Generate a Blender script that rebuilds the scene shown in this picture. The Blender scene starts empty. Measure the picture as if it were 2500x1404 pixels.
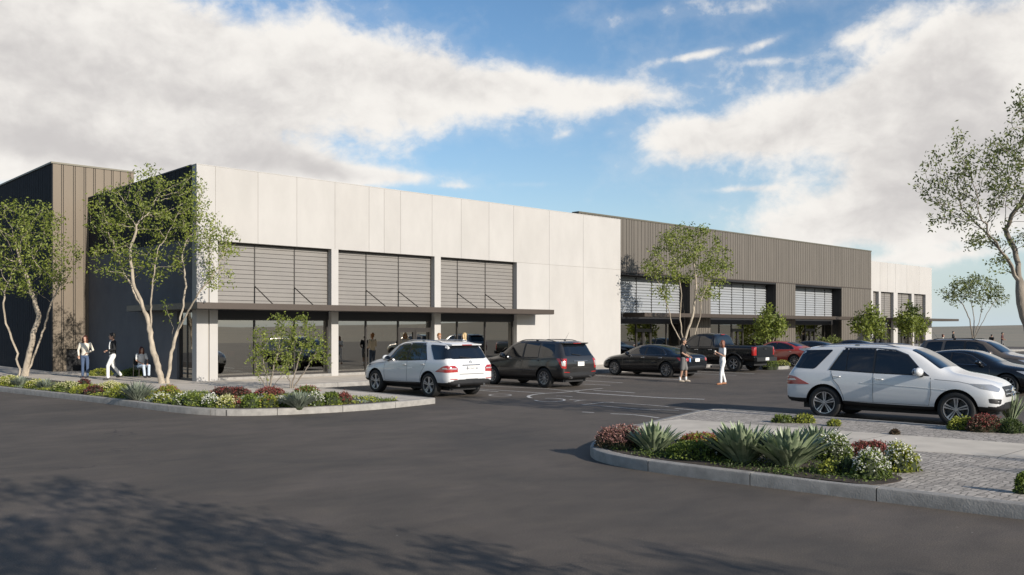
import bpy, bmesh, math, random
import numpy as np
from mathutils import Vector, Matrix, kdtree
from mathutils.bvhtree import BVHTree
from math import radians as R, sin, cos, pi, atan, atan2, sqrt

S = bpy.context.scene
COL = S.collection

# ---------------------------------------------------------------- camera, sky, sun, exposure
# world axes: X runs along the shop fronts, Y runs into the buildings; the camera stands at the origin
EYE = 2.15
cam_d = bpy.data.cameras.new("camera"); cam = bpy.data.objects.new("camera", cam_d); COL.objects.link(cam)
cam.location = (0, 0, EYE); cam.rotation_euler = (R(90), 0, R(-43.34))
cam_d.lens = 36*2160/2500; cam_d.sensor_width = 36
cam_d.shift_y = (803-702)/2500
cam_d.clip_start = .1; cam_d.clip_end = 6000
S.camera = cam
S.view_settings.view_transform = 'Standard'; S.view_settings.look = 'None'
S.view_settings.gamma = 1; S.view_settings.use_curve_mapping = False
S.view_settings.exposure = 0.30
S.render.engine = 'CYCLES'
S.cycles.use_denoising = True
S.cycles.max_bounces = 8; S.cycles.transparent_max_bounces = 24; S.cycles.glossy_bounces = 4

SUN_EL, SUN_AZ = R(22), R(180-.8)          # azimuth clockwise from +Y
sdir = Vector((sin(SUN_AZ)*cos(SUN_EL), cos(SUN_AZ)*cos(SUN_EL), sin(SUN_EL)))
sl = bpy.data.lights.new("sun", 'SUN'); sl.energy = 5.0; sl.angle = R(.35); sl.color = (1, .93, .84)
so = bpy.data.objects.new("sun", sl); COL.objects.link(so); so.location = (20, -40, 30)
so.rotation_euler = (-sdir).to_track_quat('-Z', 'Y').to_euler()

def px_dir(px, py):                         # sky azimuth (from the view axis) and elevation of a point of the sky
    a = atan((px-1250)/2160.); return a, atan((803-py)/2160.*cos(a))

def build_world():
    w = bpy.data.worlds.new("World"); S.world = w; w.use_nodes = True
    nt = w.node_tree; N = nt.nodes; L = nt.links; N.clear()
    def m(op, a, b=None, c=None, clamp=False):
        n = N.new('ShaderNodeMath'); n.operation = op; n.use_clamp = clamp
        for i, q in enumerate((a, b, c)):
            if q is None: continue
            if isinstance(q, (int, float)): n.inputs[i].default_value = q
            else: L.new(q, n.inputs[i])
        return n.outputs[0]
    def mix(f, a, b):
        n = N.new('ShaderNodeMix'); n.data_type = 'RGBA'; L.new(f, n.inputs[0])
        for i, q in ((6, a), (7, b)):
            if isinstance(q, tuple): n.inputs[i].default_value = (*q, 1)
            else: L.new(q, n.inputs[i])
        return n.outputs[2]
    def sstep(x, lo, hi):
        n = N.new('ShaderNodeMapRange'); n.interpolation_type = 'SMOOTHSTEP'
        L.new(x, n.inputs[0]); n.inputs[1].default_value = lo; n.inputs[2].default_value = hi
        return n.outputs[0]
    sky = N.new('ShaderNodeTexSky'); sky.sky_type = 'NISHITA'; sky.sun_disc = False
    sky.sun_elevation = SUN_EL; sky.sun_rotation = SUN_AZ
    sky.air_density = 1.0; sky.dust_density = .6; sky.ozone_density = 2.2
    hs = N.new('ShaderNodeHueSaturation'); hs.inputs['Saturation'].default_value = SKY_SAT
    L.new(sky.outputs[0], hs.inputs['Color'])
    b1 = N.new('ShaderNodeBackground'); L.new(hs.outputs[0], b1.inputs[0]); b1.inputs[1].default_value = SKY_STR
    hz = N.new('ShaderNodeBackground'); hz.inputs[0].default_value = (*HORIZON, 1); hz.inputs[1].default_value = 1.
    tc = N.new('ShaderNodeTexCoord'); sp = N.new('ShaderNodeSeparateXYZ'); L.new(tc.outputs['Generated'], sp.inputs[0])
    x, y, z = sp.outputs
    c0, s0 = .7273, .6863
    rt = m('SUBTRACT', m('MULTIPLY', x, c0), m('MULTIPLY', y, s0))
    fw = m('ADD', m('MULTIPLY', x, s0), m('MULTIPLY', y, c0))
    az = m('ARCTAN2', rt, fw); el = m('ARCSINE', z)
    def blob(px, py, rx, ry, rot=0, amp=1.):
        a0, e0 = px_dir(px, py); ax, ay = rx/2160., ry/2160.
        dx = m('SUBTRACT', az, a0); dy = m('SUBTRACT', el, e0); cr, sr = cos(rot), sin(rot)
        u = m('ADD', m('MULTIPLY', dx, cr/ax), m('MULTIPLY', dy, sr/ax))
        v = m('ADD', m('MULTIPLY', dx, -sr/ay), m('MULTIPLY', dy, cr/ay))
        r2 = m('ADD', m('MULTIPLY', u, u), m('MULTIPLY', v, v))
        return m('MULTIPLY', m('POWER', 2.718, m('MULTIPLY', r2, -1.)), amp)
    def fbm(sx, sy, det, off=0., rough=.58, dist=0.):
        cb = N.new('ShaderNodeCombineXYZ'); L.new(m('MULTIPLY', az, sx), cb.inputs[0]); L.new(m('MULTIPLY_ADD', el, sy, off), cb.inputs[1])
        cb.inputs[2].default_value = off
        n = N.new('ShaderNodeTexNoise'); L.new(cb.outputs[0], n.inputs['Vector']); n.inputs['Scale'].default_value = 1
        n.inputs['Detail'].default_value = det; n.inputs['Roughness'].default_value = rough; n.inputs['Distortion'].default_value = dist
        return n.outputs[0]
    def total(bl):
        t = None
        for b in bl:
            o = blob(*b); t = o if t is None else m('ADD', t, o)
        return t
    body = total([(40, 150, 520, 210, -.10, 1.15), (540, 190, 370, 120, -.28, .78), (960, 190, 300, 84, -.3, .95), (1310, 222, 250, 62, -.12, .88), (1510, 232, 110, 34, -.1, .55),
                  (250, 375, 480, 40, -.04, .85), (640, 385, 150, 36, -.2, .62), (800, 420, 110, 24, -.25, .58), (960, 432, 170, 18, -.05, .48), (1100, 455, 60, 8, 0, .3),
                  (2440, 240, 430, 180, .12, 1.1), (1930, 305, 320, 64, .2, .84), (1660, 325, 110, 36, .1, .45), (2280, 520, 420, 82, .12, 1.0), (2330, 400, 230, 90, .1, .6), (2420, 60, 200, 55, .2, .5),
                  (2130, 60, 130, 34, .3, .46), (1410, 20, 80, 34, .3, .40), (1560, 40, 120, 22, .1, .28), (1850, 10, 180, 30, 0, .50), (1700, 135, 90, 10, .12, .42), (1860, 108, 70, 12, .3, .45), (1870, 150, 70, 10, .0, .38),
                  (1370, 332, 34, 12, .2, .38), (1490, 325, 24, 10, .2, .34), (1300, 450, 60, 7, 0, .3), (1800, 462, 90, 8, 0, .34), (2250, 630, 300, 14, .05, .34), (1000, 60, 200, 40, -.5, .25),
                  (-900, 200, 700, 220, 0, .8), (3600, 300, 800, 200, 0, .7)])
    # the sky behind the camera carries its own scattered clouds
    back = m('MULTIPLY', sstep(m('ABSOLUTE', az), .9, 1.5), .18)
    body = m('ADD', body, back)
    n1 = fbm(7.5, 10., 8, .3, .54, .35); n2 = fbm(24., 32., 7, 5.1, .58, .35); n3 = fbm(90., 110., 5, 2.7, .6, .2)
    nn = m('ADD', m('MULTIPLY', m('SUBTRACT', n1, .5), 1.5), m('ADD', m('MULTIPLY', m('SUBTRACT', n2, .5), .72), m('MULTIPLY', m('SUBTRACT', n3, .5), .30)))
    den = m('ADD', body, nn)
    mask = m('MULTIPLY', sstep(den, .24, .84), sstep(el, -.005, .03))
    veil = m('MULTIPLY', sstep(den, .0, .5), .14)
    mask = m('MAXIMUM', mask, veil)
    # light falls on the upper, sunward side of every billow: compare the cloud with itself a little higher up
    def dens_at(off_e):
        a_ = m('SUBTRACT', fbm(7.5, 10., 6, .3+off_e*10., .54, .35), n1); b_ = m('SUBTRACT', fbm(24., 32., 5, 5.1+off_e*32., .58, .35), n2); return m('ADD', m('MULTIPLY', a_, 1.5), m('MULTIPLY', b_, .8))
    relief = dens_at(.012)
    thick = sstep(m('ADD', m('MULTIPLY', m('ADD', body, m('MULTIPLY', m('SUBTRACT', fbm(5., 8., 4, 9.3, .5, .3), .5), 2.2)), .55), m('MULTIPLY', relief, .75)), .28, 1.2)
    col = mix(thick, CLOUD_LIT, CLOUD_SHADE)
    b2 = N.new('ShaderNodeBackground'); L.new(col, b2.inputs[0]); b2.inputs[1].default_value = 1.
    ms = N.new('ShaderNodeMixShader'); L.new(mask, ms.inputs[0]); 
    low = N.new('ShaderNodeMixShader'); L.new(m('MULTIPLY', m('POWER', 2.718, m('MULTIPLY', m('ABSOLUTE', el), -9.)), .93), low.inputs[0])   # pale humid air towards the horizon
    L.new(b1.outputs[0], low.inputs[1]); L.new(hz.outputs[0], low.inputs[2]); L.new(low.outputs[0], ms.inputs[1]); L.new(b2.outputs[0], ms.inputs[2])
    out = N.new('ShaderNodeOutputWorld'); L.new(ms.outputs[0], out.inputs[0])
SKY_SAT, SKY_STR = 1.18, .115
HORIZON = (.47, .56, .62)
CLOUD_LIT, CLOUD_SHADE = (.76, .735, .70), (.505, .485, .478)
build_world()

# ---------------------------------------------------------------- helpers
def rgb(r, g, b):                            # sRGB 0..255 to linear
    f = lambda c: c/12.92 if c <= .04045 else ((c+.055)/1.055)**2.4
    return tuple(f(c/255.) for c in (r, g, b))

def mat(name, col, rough=.6, metal=0., var=0., vscale=3., bump=0., bscale=40., coat=0., spec=.5, col2=None, stretch=None, sheen=0.):
    m = bpy.data.materials.new(name); m.use_nodes = True
    nt = m.node_tree; N = nt.nodes; L = nt.links; p = N['Principled BSDF']
    p.inputs['Base Color'].default_value = (*col, 1); p.inputs['Roughness'].default_value = rough
    p.inputs['Metallic'].default_value = metal; p.inputs['Coat Weight'].default_value = coat; p.inputs['Coat Roughness'].default_value = .04
    p.inputs['Specular IOR Level'].default_value = spec
    if var or bump:
        tc = N.new('ShaderNodeTexCoord'); src = tc.outputs['Object']
        if stretch:
            mp = N.new('ShaderNodeMapping'); mp.inputs['Scale'].default_value = stretch; L.new(src, mp.inputs[0]); src = mp.outputs[0]
        if var:
            n = N.new('ShaderNodeTexNoise'); n.inputs['Scale'].default_value = vscale; n.inputs['Detail'].default_value = 6; n.inputs['Roughness'].default_value = .62
            L.new(src, n.inputs['Vector'])
            mr = N.new('ShaderNodeMapRange'); L.new(n.outputs[0], mr.inputs[0]); mr.inputs[1].default_value = .3; mr.inputs[2].default_value = .7
            mx = N.new('ShaderNodeMix'); mx.data_type = 'RGBA'; L.new(mr.outputs[0], mx.inputs[0])
            c2 = col2 or tuple(min(1, c*(1+var)) for c in col); c1 = col if col2 else tuple(c*(1-var) for c in col)
            mx.inputs[6].default_value = (*c1, 1); mx.inputs[7].default_value = (*c2, 1); L.new(mx.outputs[2], p.inputs['Base Color'])
        if bump:
            n = N.new('ShaderNodeTexNoise'); n.inputs['Scale'].default_value = bscale; n.inputs['Detail'].default_value = 4; L.new(src, n.inputs['Vector'])
            b = N.new('ShaderNodeBump'); b.inputs['Strength'].default_value = bump; b.inputs['Distance'].default_value = .02
            L.new(n.outputs[0], b.inputs['Height']); L.new(b.outputs[0], p.inputs['Normal'])
    return m

def leaf_mat(name, c1, c2, trans=.3, rough=.55):   # every leaf has its own tint between two leaf colours
    m = bpy.data.materials.new(name); m.use_nodes = True
    nt = m.node_tree; N = nt.nodes; L = nt.links; p = N['Principled BSDF']; p.inputs['Roughness'].default_value = rough
    p.inputs['Specular IOR Level'].default_value = .35
    a = N.new('ShaderNodeAttribute'); a.attribute_name = 'tint'
    mx = N.new('ShaderNodeMix'); mx.data_type = 'RGBA'; L.new(a.outputs['Fac'], mx.inputs[0])
    mx.inputs[6].default_value = (*c1, 1); mx.inputs[7].default_value = (*c2, 1)
    L.new(mx.outputs[2], p.inputs['Base Color'])
    t = N.new('ShaderNodeBsdfTranslucent')
    h = N.new('ShaderNodeHueSaturation'); h.inputs['Value'].default_value = 1.3; L.new(mx.outputs[2], h.inputs['Color']); L.new(h.outputs[0], t.inputs[0])
    ms = N.new('ShaderNodeMixShader'); ms.inputs[0].default_value = trans
    L.new(p.outputs[0], ms.inputs[1]); L.new(t.outputs[0], ms.inputs[2]); L.new(ms.outputs[0], N['Material Output'].inputs[0])
    return m

def glass_mat(name, tint, refl=.35, rcol=(1, 1, 1)):      # flat window glass: part mirror, part see-through
    m = bpy.data.materials.new(name); m.use_nodes = True
    nt = m.node_tree; N = nt.nodes; L = nt.links; N.clear()
    t = N.new('ShaderNodeBsdfTransparent'); t.inputs[0].default_value = (*tint, 1)
    g = N.new('ShaderNodeBsdfGlossy'); g.inputs['Roughness'].default_value = .004; g.inputs[0].default_value = (*rcol, 1)
    lw = N.new('ShaderNodeLayerWeight'); lw.inputs[0].default_value = .35
    mr = N.new('ShaderNodeMapRange'); L.new(lw.outputs['Fresnel'], mr.inputs[0]); mr.inputs[3].default_value = refl; mr.inputs[4].default_value = 1.
    s = N.new('ShaderNodeMixShader'); L.new(mr.outputs[0], s.inputs[0]); L.new(t.outputs[0], s.inputs[1]); L.new(g.outputs[0], s.inputs[2])
    o = N.new('ShaderNodeOutputMaterial'); L.new(s.outputs[0], o.inputs[0])
    return m

def tag(o, label=None, cat=None, group=None, kind=None):
    if label: o['label'] = label
    if cat: o['category'] = cat
    if group: o['group'] = group
    if kind: o['kind'] = kind
    return o

def thing(name, label, cat, loc=(0, 0, 0), rotz=0., group=None):
    o = bpy.data.objects.new(name, None); COL.objects.link(o); o.empty_display_size = .2
    o.location = loc; o.rotation_euler = (0, 0, rotz)
    return tag(o, label, cat, group)

def link(name, me, parent=None):
    o = bpy.data.objects.new(name, me); COL.objects.link(o); o.parent = parent; return o

def copy_tree(o, parent=None):
    c = o.copy(); COL.objects.link(c); c.parent = parent
    for ch in list(o.children): copy_tree(ch, c)
    return c

class MB:
    def __init__(s, org=(0, 0, 0)): s.v = []; s.f = []; s.m = []; s.o = org
    def add(s, vs, fs, m=0):
        b = len(s.v); o = s.o
        s.v += [(p[0]-o[0], p[1]-o[1], p[2]-o[2]) for p in vs]
        s.f += [tuple(i+b for i in f) for f in fs]; s.m += [m]*len(fs); return s
    def box(s, x0, x1, y0, y1, z0, z1, m=0):
        return s.add([(x, y, z) for z in (z0, z1) for y in (y0, y1) for x in (x0, x1)],
                     [(0, 2, 3, 1), (4, 5, 7, 6), (0, 1, 5, 4), (2, 6, 7, 3), (0, 4, 6, 2), (1, 3, 7, 5)], m)
    def obox(s, c, ax, ay, az, m=0):          # box from a centre and three half-axis vectors
        c, ax, ay, az = map(Vector, (c, ax, ay, az))
        return s.add([c+ax*i+ay*j+az*k for k in (-1, 1) for j in (-1, 1) for i in (-1, 1)],
                     [(0, 2, 3, 1), (4, 5, 7, 6), (0, 1, 5, 4), (2, 6, 7, 3), (0, 4, 6, 2), (1, 3, 7, 5)], m)
    def prism(s, poly, z0, z1, m=0):
        n = len(poly)
        return s.add([(x, y, z0) for x, y in poly]+[(x, y, z1) for x, y in poly],
                     [tuple(range(n-1, -1, -1)), tuple(range(n, 2*n))]+[(i, (i+1) % n, n+(i+1) % n, n+i) for i in range(n)], m)
    def tube(s, pts, rad, k=6, m=0, cap=True, flat=1.):
        pts = [Vector(p) for p in pts]; n = len(pts)
        if not hasattr(rad, '__len__'): rad = [rad]*n
        vs = []; ref = None
        for i, p in enumerate(pts):
            d = (pts[min(i+1, n-1)]-pts[max(i-1, 0)])
            d = d.normalized() if d.length > 1e-9 else Vector((0, 0, 1))
            if ref is None: ref = Vector((1, 0, 0)) if abs(d.x) < .8 else Vector((0, 1, 0))
            a = (ref-d*ref.dot(d)).normalized(); ref = a; b = d.cross(a)
            for j in range(k):
                t = 2*pi*j/k; vs.append(p+a*(cos(t)*rad[i])+b*(sin(t)*rad[i]*flat))
        fs = [(i*k+j, i*k+(j+1) % k, (i+1)*k+(j+1) % k, (i+1)*k+j) for i in range(n-1) for j in range(k)]
        if cap: fs += [tuple(range(k-1, -1, -1)), tuple(range((n-1)*k, n*k))]
        return s.add(vs, fs, m)
    def ell(s, c, r, nu=12, nv=8, m=0, rot=None):
        vs = []; c = Vector(c)
        for i in range(nv+1):
            p = pi*i/nv
            for j in range(nu):
                t = 2*pi*j/nu; q = Vector((r[0]*sin(p)*cos(t), r[1]*sin(p)*sin(t), r[2]*cos(p)))
                vs.append(c+(rot @ q if rot else q))
        fs = [(i*nu+j, (i+1)*nu+j, (i+1)*nu+(j+1) % nu, i*nu+(j+1) % nu) for i in range(nv) for j in range(nu)]
        return s.add(vs, fs, m)
    def lathe(s, prof, k=32, m=0, axis='y', close=False):   # profile of (radius, along) turned about the axis
        vs = []
        for r, h in prof:
            for j in range(k):
                t = 2*pi*j/k
                vs.append((r*cos(t), h, r*sin(t)) if axis == 'y' else (r*cos(t), r*sin(t), h))
        n = len(prof); rng = n if close else n-1
        return s.add(vs, [(i*k+j, i*k+(j+1) % k, ((i+1) % n)*k+(j+1) % k, ((i+1) % n)*k+j) for i in range(rng) for j in range(k)], m)
    def mesh(s, name, mats, smooth=None, fix=False):
        me = bpy.data.meshes.new(name); me.from_pydata([tuple(p) for p in s.v], [], s.f)
        for q in (mats if isinstance(mats, (list, tuple)) else [mats]): me.materials.append(q)
        me.polygons.foreach_set('material_index', s.m)
        if fix:
            bm = bmesh.new(); bm.from_mesh(me); bmesh.ops.remove_doubles(bm, verts=bm.verts, dist=1e-5); bmesh.ops.recalc_face_normals(bm, faces=bm.faces); bm.to_mesh(me); bm.free()
        if smooth is not None:
            me.polygons.foreach_set('use_smooth', [True]*len(me.polygons))
            if smooth: me.set_sharp_from_angle(angle=R(smooth))
        me.update(); return me
    def build(s, name, mats, parent=None, smooth=None, fix=False): return link(name, s.mesh(name, mats, smooth, fix), parent)

def rod(mb, a, b, r, k=6, m=0): return mb.tube([a, b], r, k, m)

F_, CXP, HYP = 2160., 1250., 803.
AU, AV = (.7273, .6863), (-.6863, .7273)
def gp(px, py, h=0.):                        # where a point of the photographed ground stands (height h)
    Z = F_*(EYE-h)/(py-HYP); x = (px-CXP)/F_*Z
    return (AU[0]*x+AU[1]*Z, AV[0]*x+AV[1]*Z, h)
def zdist(p): return AU[1]*p[0]+AV[1]*p[1]
def col_u(px, v):                            # X of a facade line on the plane Y = v
    r = (px-CXP)/F_; return (AU[0]*r+AU[1])*v/(AV[0]*r+AV[1])
def up(px, v): return col_u(px, v)

# ---------------------------------------------------------------- materials
M = {}
M['stucco'] = mat('warm_white_concrete', (.383, .368, .347), .85, var=.06, vscale=.9, bump=.15, bscale=60, stretch=(1, 1, .45))
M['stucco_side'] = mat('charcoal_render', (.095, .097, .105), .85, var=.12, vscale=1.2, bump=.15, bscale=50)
M['clad'] = mat('taupe_cladding', rgb(92, 86, 78), .6, var=.09, vscale=1.3, bump=.05, bscale=20, stretch=(1, 1, .25))
M['clad_warm'] = mat('warm_taupe_cladding', rgb(106, 94, 78), .6, var=.09, vscale=1.3, bump=.05, bscale=20, stretch=(1, 1, .25))
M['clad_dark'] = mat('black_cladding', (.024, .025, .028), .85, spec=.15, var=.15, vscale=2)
M['stucco_b'] = mat('warm_white_concrete_b', (.374, .358, .336), .85, var=.06, vscale=.9, bump=.15, bscale=60, stretch=(1, 1, .45))
M['gap'] = mat('dark_gap', (.03, .027, .024), .8)
M['gap_soft'] = mat('joint_grey', (.27, .25, .22), .9)
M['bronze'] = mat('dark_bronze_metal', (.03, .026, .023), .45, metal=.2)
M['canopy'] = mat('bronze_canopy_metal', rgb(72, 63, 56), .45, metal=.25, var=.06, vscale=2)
M['louver'] = mat('grey_louver', rgb(116, 112, 107), .6, var=.05, vscale=2)
M['louver_white'] = mat('pale_slat', (.24, .25, .26), .45, var=.05, vscale=2)
M['louver_grey'] = mat('slat_panel_grey', (.19, .20, .205), .5)  # own grey of the panel behind the pale slats
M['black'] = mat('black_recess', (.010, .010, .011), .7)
M['glass'] = glass_mat('shop_glass', (.42, .41, .38), .42, (.80, .77, .70))
M['int_floor'] = mat('shop_floor', (.16, .14, .12), .5, var=.1)
M['int_wall'] = mat('shop_wall', (.13, .115, .10), .8, var=.1)
M['coping'] = mat('roof_coping', rgb(96, 92, 80), .5, metal=.3)
M['roof'] = mat('roof_membrane', (.3, .29, .28), .9)
M['soil'] = mat('bed_soil', (.045, .032, .022), .95, var=.4, vscale=8, bump=.8, bscale=30)
M['bark_pale'] = mat('pale_bark', (.33, .28, .215), .85, var=.38, vscale=7, bump=.5, bscale=30, stretch=(1, 1, .35))
M['bark_grey'] = mat('grey_bark', (.20, .17, .135), .9, var=.3, vscale=7, bump=.5, bscale=30, stretch=(1, 1, .35))
M['leaf'] = leaf_mat('tree_leaf', (.048, .078, .012), (.25, .285, .050))
M['leaf_dark'] = leaf_mat('dark_tree_leaf', (.042, .062, .016), (.18, .205, .055))
M['tyre'] = mat('tyre_rubber', (.011, .011, .011), .75, bump=.2, bscale=60)
M['rim'] = mat('alloy_rim', (.42, .42, .43), .28, metal=.85)
M['rim_dark'] = mat('dark_alloy', (.05, .05, .05), .4, metal=.6)
M['car_glass'] = mat('tinted_car_glass', (.006, .008, .011), .03, spec=.6, coat=.4)
M['trim'] = mat('black_plastic', (.012, .012, .013), .5)
M['chrome'] = mat('chrome', (.62, .62, .62), .14, metal=1.)
M['red_lamp'] = mat('red_lamp', (.30, .012, .010), .15, coat=1.)
M['clear_lamp'] = mat('clear_lamp', (.48, .46, .44), .12, metal=.3, coat=1.)
M['head_lamp'] = mat('headlamp_glass', (.42, .43, .44), .06, metal=.5, coat=1.)
M['plate'] = mat('number_plate', (.68, .67, .64), .5)
M['plate_ink'] = mat('plate_ink', (.05, .06, .09), .6)
M['p_white'] = mat('white_car_paint', (.58, .58, .575), .3, coat=1.)
M['p_black'] = mat('black_car_paint', (.006, .007, .009), .22, coat=.45, spec=.4)
M['p_dark'] = mat('dark_grey_car_paint', (.028, .026, .025), .3, metal=.35, coat=1.)
M['p_red'] = mat('red_car_paint', (.33, .028, .016), .3, coat=1.)
M['p_brown'] = mat('brown_car_paint', (.135, .108, .083), .3, metal=.4, coat=1.)
M['p_silver'] = mat('blue_grey_car_paint', (.12, .14, .17), .3, metal=.4, coat=1.)

# ---------------------------------------------------------------- ground, road, pavements
def asphalt_mat():
    m = bpy.data.materials.new('asphalt'); m.use_nodes = True
    nt = m.node_tree; N = nt.nodes; L = nt.links; p = N['Principled BSDF']
    tc = N.new('ShaderNodeTexCoord')
    def noise(sc, det, stretch=(1, 1, 1), dist=0, rough=.6):
        mp = N.new('ShaderNodeMapping'); mp.inputs['Scale'].default_value = stretch; mp.inputs['Rotation'].default_value = (0, 0, .75)
        L.new(tc.outputs['Object'], mp.inputs[0])
        n = N.new('ShaderNodeTexNoise'); L.new(mp.outputs[0], n.inputs['Vector']); n.inputs['Scale'].default_value = sc
        n.inputs['Detail'].default_value = det; n.inputs['Distortion'].default_value = dist; n.inputs['Roughness'].default_value = rough; return n.outputs[0]
    def ramp(x, stops):
        r = N.new('ShaderNodeValToRGB'); L.new(x, r.inputs[0])
        while len(r.color_ramp.elements) < len(stops): r.color_ramp.elements.new(.5)
        for e, (q, c) in zip(r.color_ramp.elements, stops): e.position = q; e.color = (*c, 1)
        return r.outputs[0]
    def mixc(f, a, b, mode='MIX'):
        n = N.new('ShaderNodeMix'); n.data_type = 'RGBA'; n.blend_type = mode
        if isinstance(f, float): n.inputs[0].default_value = f
        else: L.new(f, n.inputs[0])
        for i, q in ((6, a), (7, b)):
            if isinstance(q, tuple): n.inputs[i].default_value = (*q, 1)
            else: L.new(q, n.inputs[i])
        return n.outputs[2]
    k = ASPHALT
    base = ramp(noise(.32, 8, dist=.6), [(.3, (.74*k, .65*k, .56*k)), (.5, (k, .84*k, .69*k)), (.7, (1.30*k, 1.08*k, .90*k))])
    streak = ramp(noise(1.6, 7, (.7, 1.5, 1), .5), [(.3, (.84, .84, .85)), (.52, (1, 1, 1)), (.72, (1.14, 1.12, 1.08))])
    c = mixc(1., base, streak, 'MULTIPLY')
    grain = ramp(noise(70, 4), [(.3, (.60, .60, .60)), (.5, (1, 1, 1)), (.68, (1.6, 1.56, 1.5))])
    c = mixc(1., c, grain, 'MULTIPLY')
    # fine cracks
    vo = N.new('ShaderNodeTexVoronoi'); vo.feature = 'DISTANCE_TO_EDGE'; vo.inputs['Scale'].default_value = .11
    mp = N.new('ShaderNodeMapping'); L.new(tc.outputs['Object'], mp.inputs[0])
    nz = N.new('ShaderNodeTexNoise'); nz.inputs['Scale'].default_value = .9; nz.inputs['Detail'].default_value = 6; L.new(tc.outputs['Object'], nz.inputs['Vector'])
    va = N.new('ShaderNodeVectorMath'); va.operation = 'MULTIPLY_ADD'; L.new(nz.outputs['Color'], va.inputs[0]); va.inputs[1].default_value = (2.4, 2.4, 0); L.new(mp.outputs[0], va.inputs[2])
    L.new(va.outputs[0], vo.inputs['Vector'])
    cr = N.new('ShaderNodeMapRange'); L.new(vo.outputs['Distance'], cr.inputs[0]); cr.inputs[1].default_value = .0008; cr.inputs[2].default_value = .0035; cr.inputs[3].default_value = .75; cr.inputs[4].default_value = 0.
    gate = N.new('ShaderNodeMapRange'); L.new(noise(.2, 3), gate.inputs[0]); gate.inputs[1].default_value = .53; gate.inputs[2].default_value = .62
    mu = N.new('ShaderNodeMath'); mu.operation = 'MULTIPLY'; L.new(cr.outputs[0], mu.inputs[0]); L.new(gate.outputs[0], mu.inputs[1])
    c = mixc(mu.outputs[0], c, (.035, .032, .03))
    # pale specks of grit
    v2 = N.new('ShaderNodeTexVoronoi'); v2.inputs['Scale'].default_value = 2.1; L.new(tc.outputs['Object'], v2.inputs['Vector'])
    sp = N.new('ShaderNodeMapRange'); L.new(v2.outputs['Distance'], sp.inputs[0]); sp.inputs[1].default_value = .014; sp.inputs[2].default_value = .028; sp.inputs[3].default_value = .75; sp.inputs[4].default_value = 0.
    c = mixc(sp.outputs[0], c, (.30, .28, .25))
    L.new(c, p.inputs['Base Color'])
    p.inputs['Roughness'].default_value = .82; p.inputs['Specular IOR Level'].default_value = .3
    b = N.new('ShaderNodeBump'); b.inputs['Strength'].default_value = .35; b.inputs['Distance'].default_value = .006
    L.new(noise(90, 4), b.inputs['Height']); L.new(b.outputs[0], p.inputs['Normal'])
    return m
ASPHALT = .083
M['asphalt'] = asphalt_mat()

def paving_mat(name, c, cell, mortar, rot=0., off=0., var=.12, mcol=None, squash=1.):
    m = bpy.data.materials.new(name); m.use_nodes = True
    nt = m.node_tree; N = nt.nodes; L = nt.links; p = N['Principled BSDF']
    tc = N.new('ShaderNodeTexCoord'); mp = N.new('ShaderNodeMapping'); mp.inputs['Rotation'].default_value = (0, 0, rot); L.new(tc.outputs['Object'], mp.inputs[0])
    nz = N.new('ShaderNodeTexNoise'); nz.inputs['Scale'].default_value = 5.; L.new(tc.outputs['Object'], nz.inputs['Vector'])
    va = N.new('ShaderNodeVectorMath'); va.operation = 'MULTIPLY_ADD'; L.new(nz.outputs['Color'], va.inputs[0]); va.inputs[1].default_value = (off, off, 0); L.new(mp.outputs[0], va.inputs[2])
    b = N.new('ShaderNodeTexBrick'); L.new(va.outputs[0], b.inputs['Vector']); b.inputs['Scale'].default_value = 1.
    b.inputs['Brick Width'].default_value = cell[0]; b.inputs['Row Height'].default_value = cell[1]; b.inputs['Mortar Size'].default_value = mortar
    b.offset = .5 if squash == 1. else 0.
    b.inputs['Color1'].default_value = (*[q*(1-var) for q in c], 1); b.inputs['Color2'].default_value = (*[q*(1+var) for q in c], 1)
    b.inputs['Mortar'].default_value = (*(mcol or [q*.45 for q in c]), 1)
    n = N.new('ShaderNodeTexNoise'); n.inputs['Scale'].default_value = 1.7; n.inputs['Detail'].default_value = 8; L.new(tc.outputs['Object'], n.inputs['Vector'])
    mr = N.new('ShaderNodeMapRange'); L.new(n.outputs[0], mr.inputs[0]); mr.inputs[1].default_value = .3; mr.inputs[2].default_value = .7; mr.inputs[3].default_value = .86; mr.inputs[4].default_value = 1.12
    mx = N.new('ShaderNodeMix'); mx.data_type = 'RGBA'; mx.blend_type = 'MULTIPLY'; mx.inputs[0].default_value = 1.
    L.new(b.outputs['Color'], mx.inputs[6]); L.new(mr.outputs[0], mx.inputs[7]); L.new(mx.outputs[2], p.inputs['Base Color'])
    bp = N.new('ShaderNodeBump'); bp.inputs['Strength'].default_value = .6; bp.inputs['Distance'].default_value = .012; bp.invert = True
    L.new(b.outputs['Fac'], bp.inputs['Height']); L.new(bp.outputs[0], p.inputs['Normal'])
    p.inputs['Roughness'].default_value = .85
    return m
M['slab'] = paving_mat('pavement_concrete', (.45, .40, .335), (1.5, 1.5), .012, var=.04, squash=0.)
M['path'] = paving_mat('path_concrete', (.50, .445, .37), (9., 2.4), .012, var=.03, squash=0.)
M['cobble'] = paving_mat('cobble', (.35, .31, .265), (.16, .09), .009, off=.16, var=.24, mcol=(.15, .135, .115))
M['kerb'] = mat('kerb_concrete', (.25, .236, .215), .85, var=.22, vscale=5, bump=.3, bscale=50)
M['kerb_joint'] = mat('kerb_joint', (.05, .048, .045), .9)
M['mark'] = mat('road_paint', (.42, .41, .385), .7, var=.3, vscale=9)
M['grassland'] = mat('dry_grassland', (.235, .19, .135), .95, var=.25, vscale=.02, col2=(.165, .155, .115))
M['hill'] = M['grassland']

def structure(o): o['kind'] = 'structure'; return o

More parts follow.
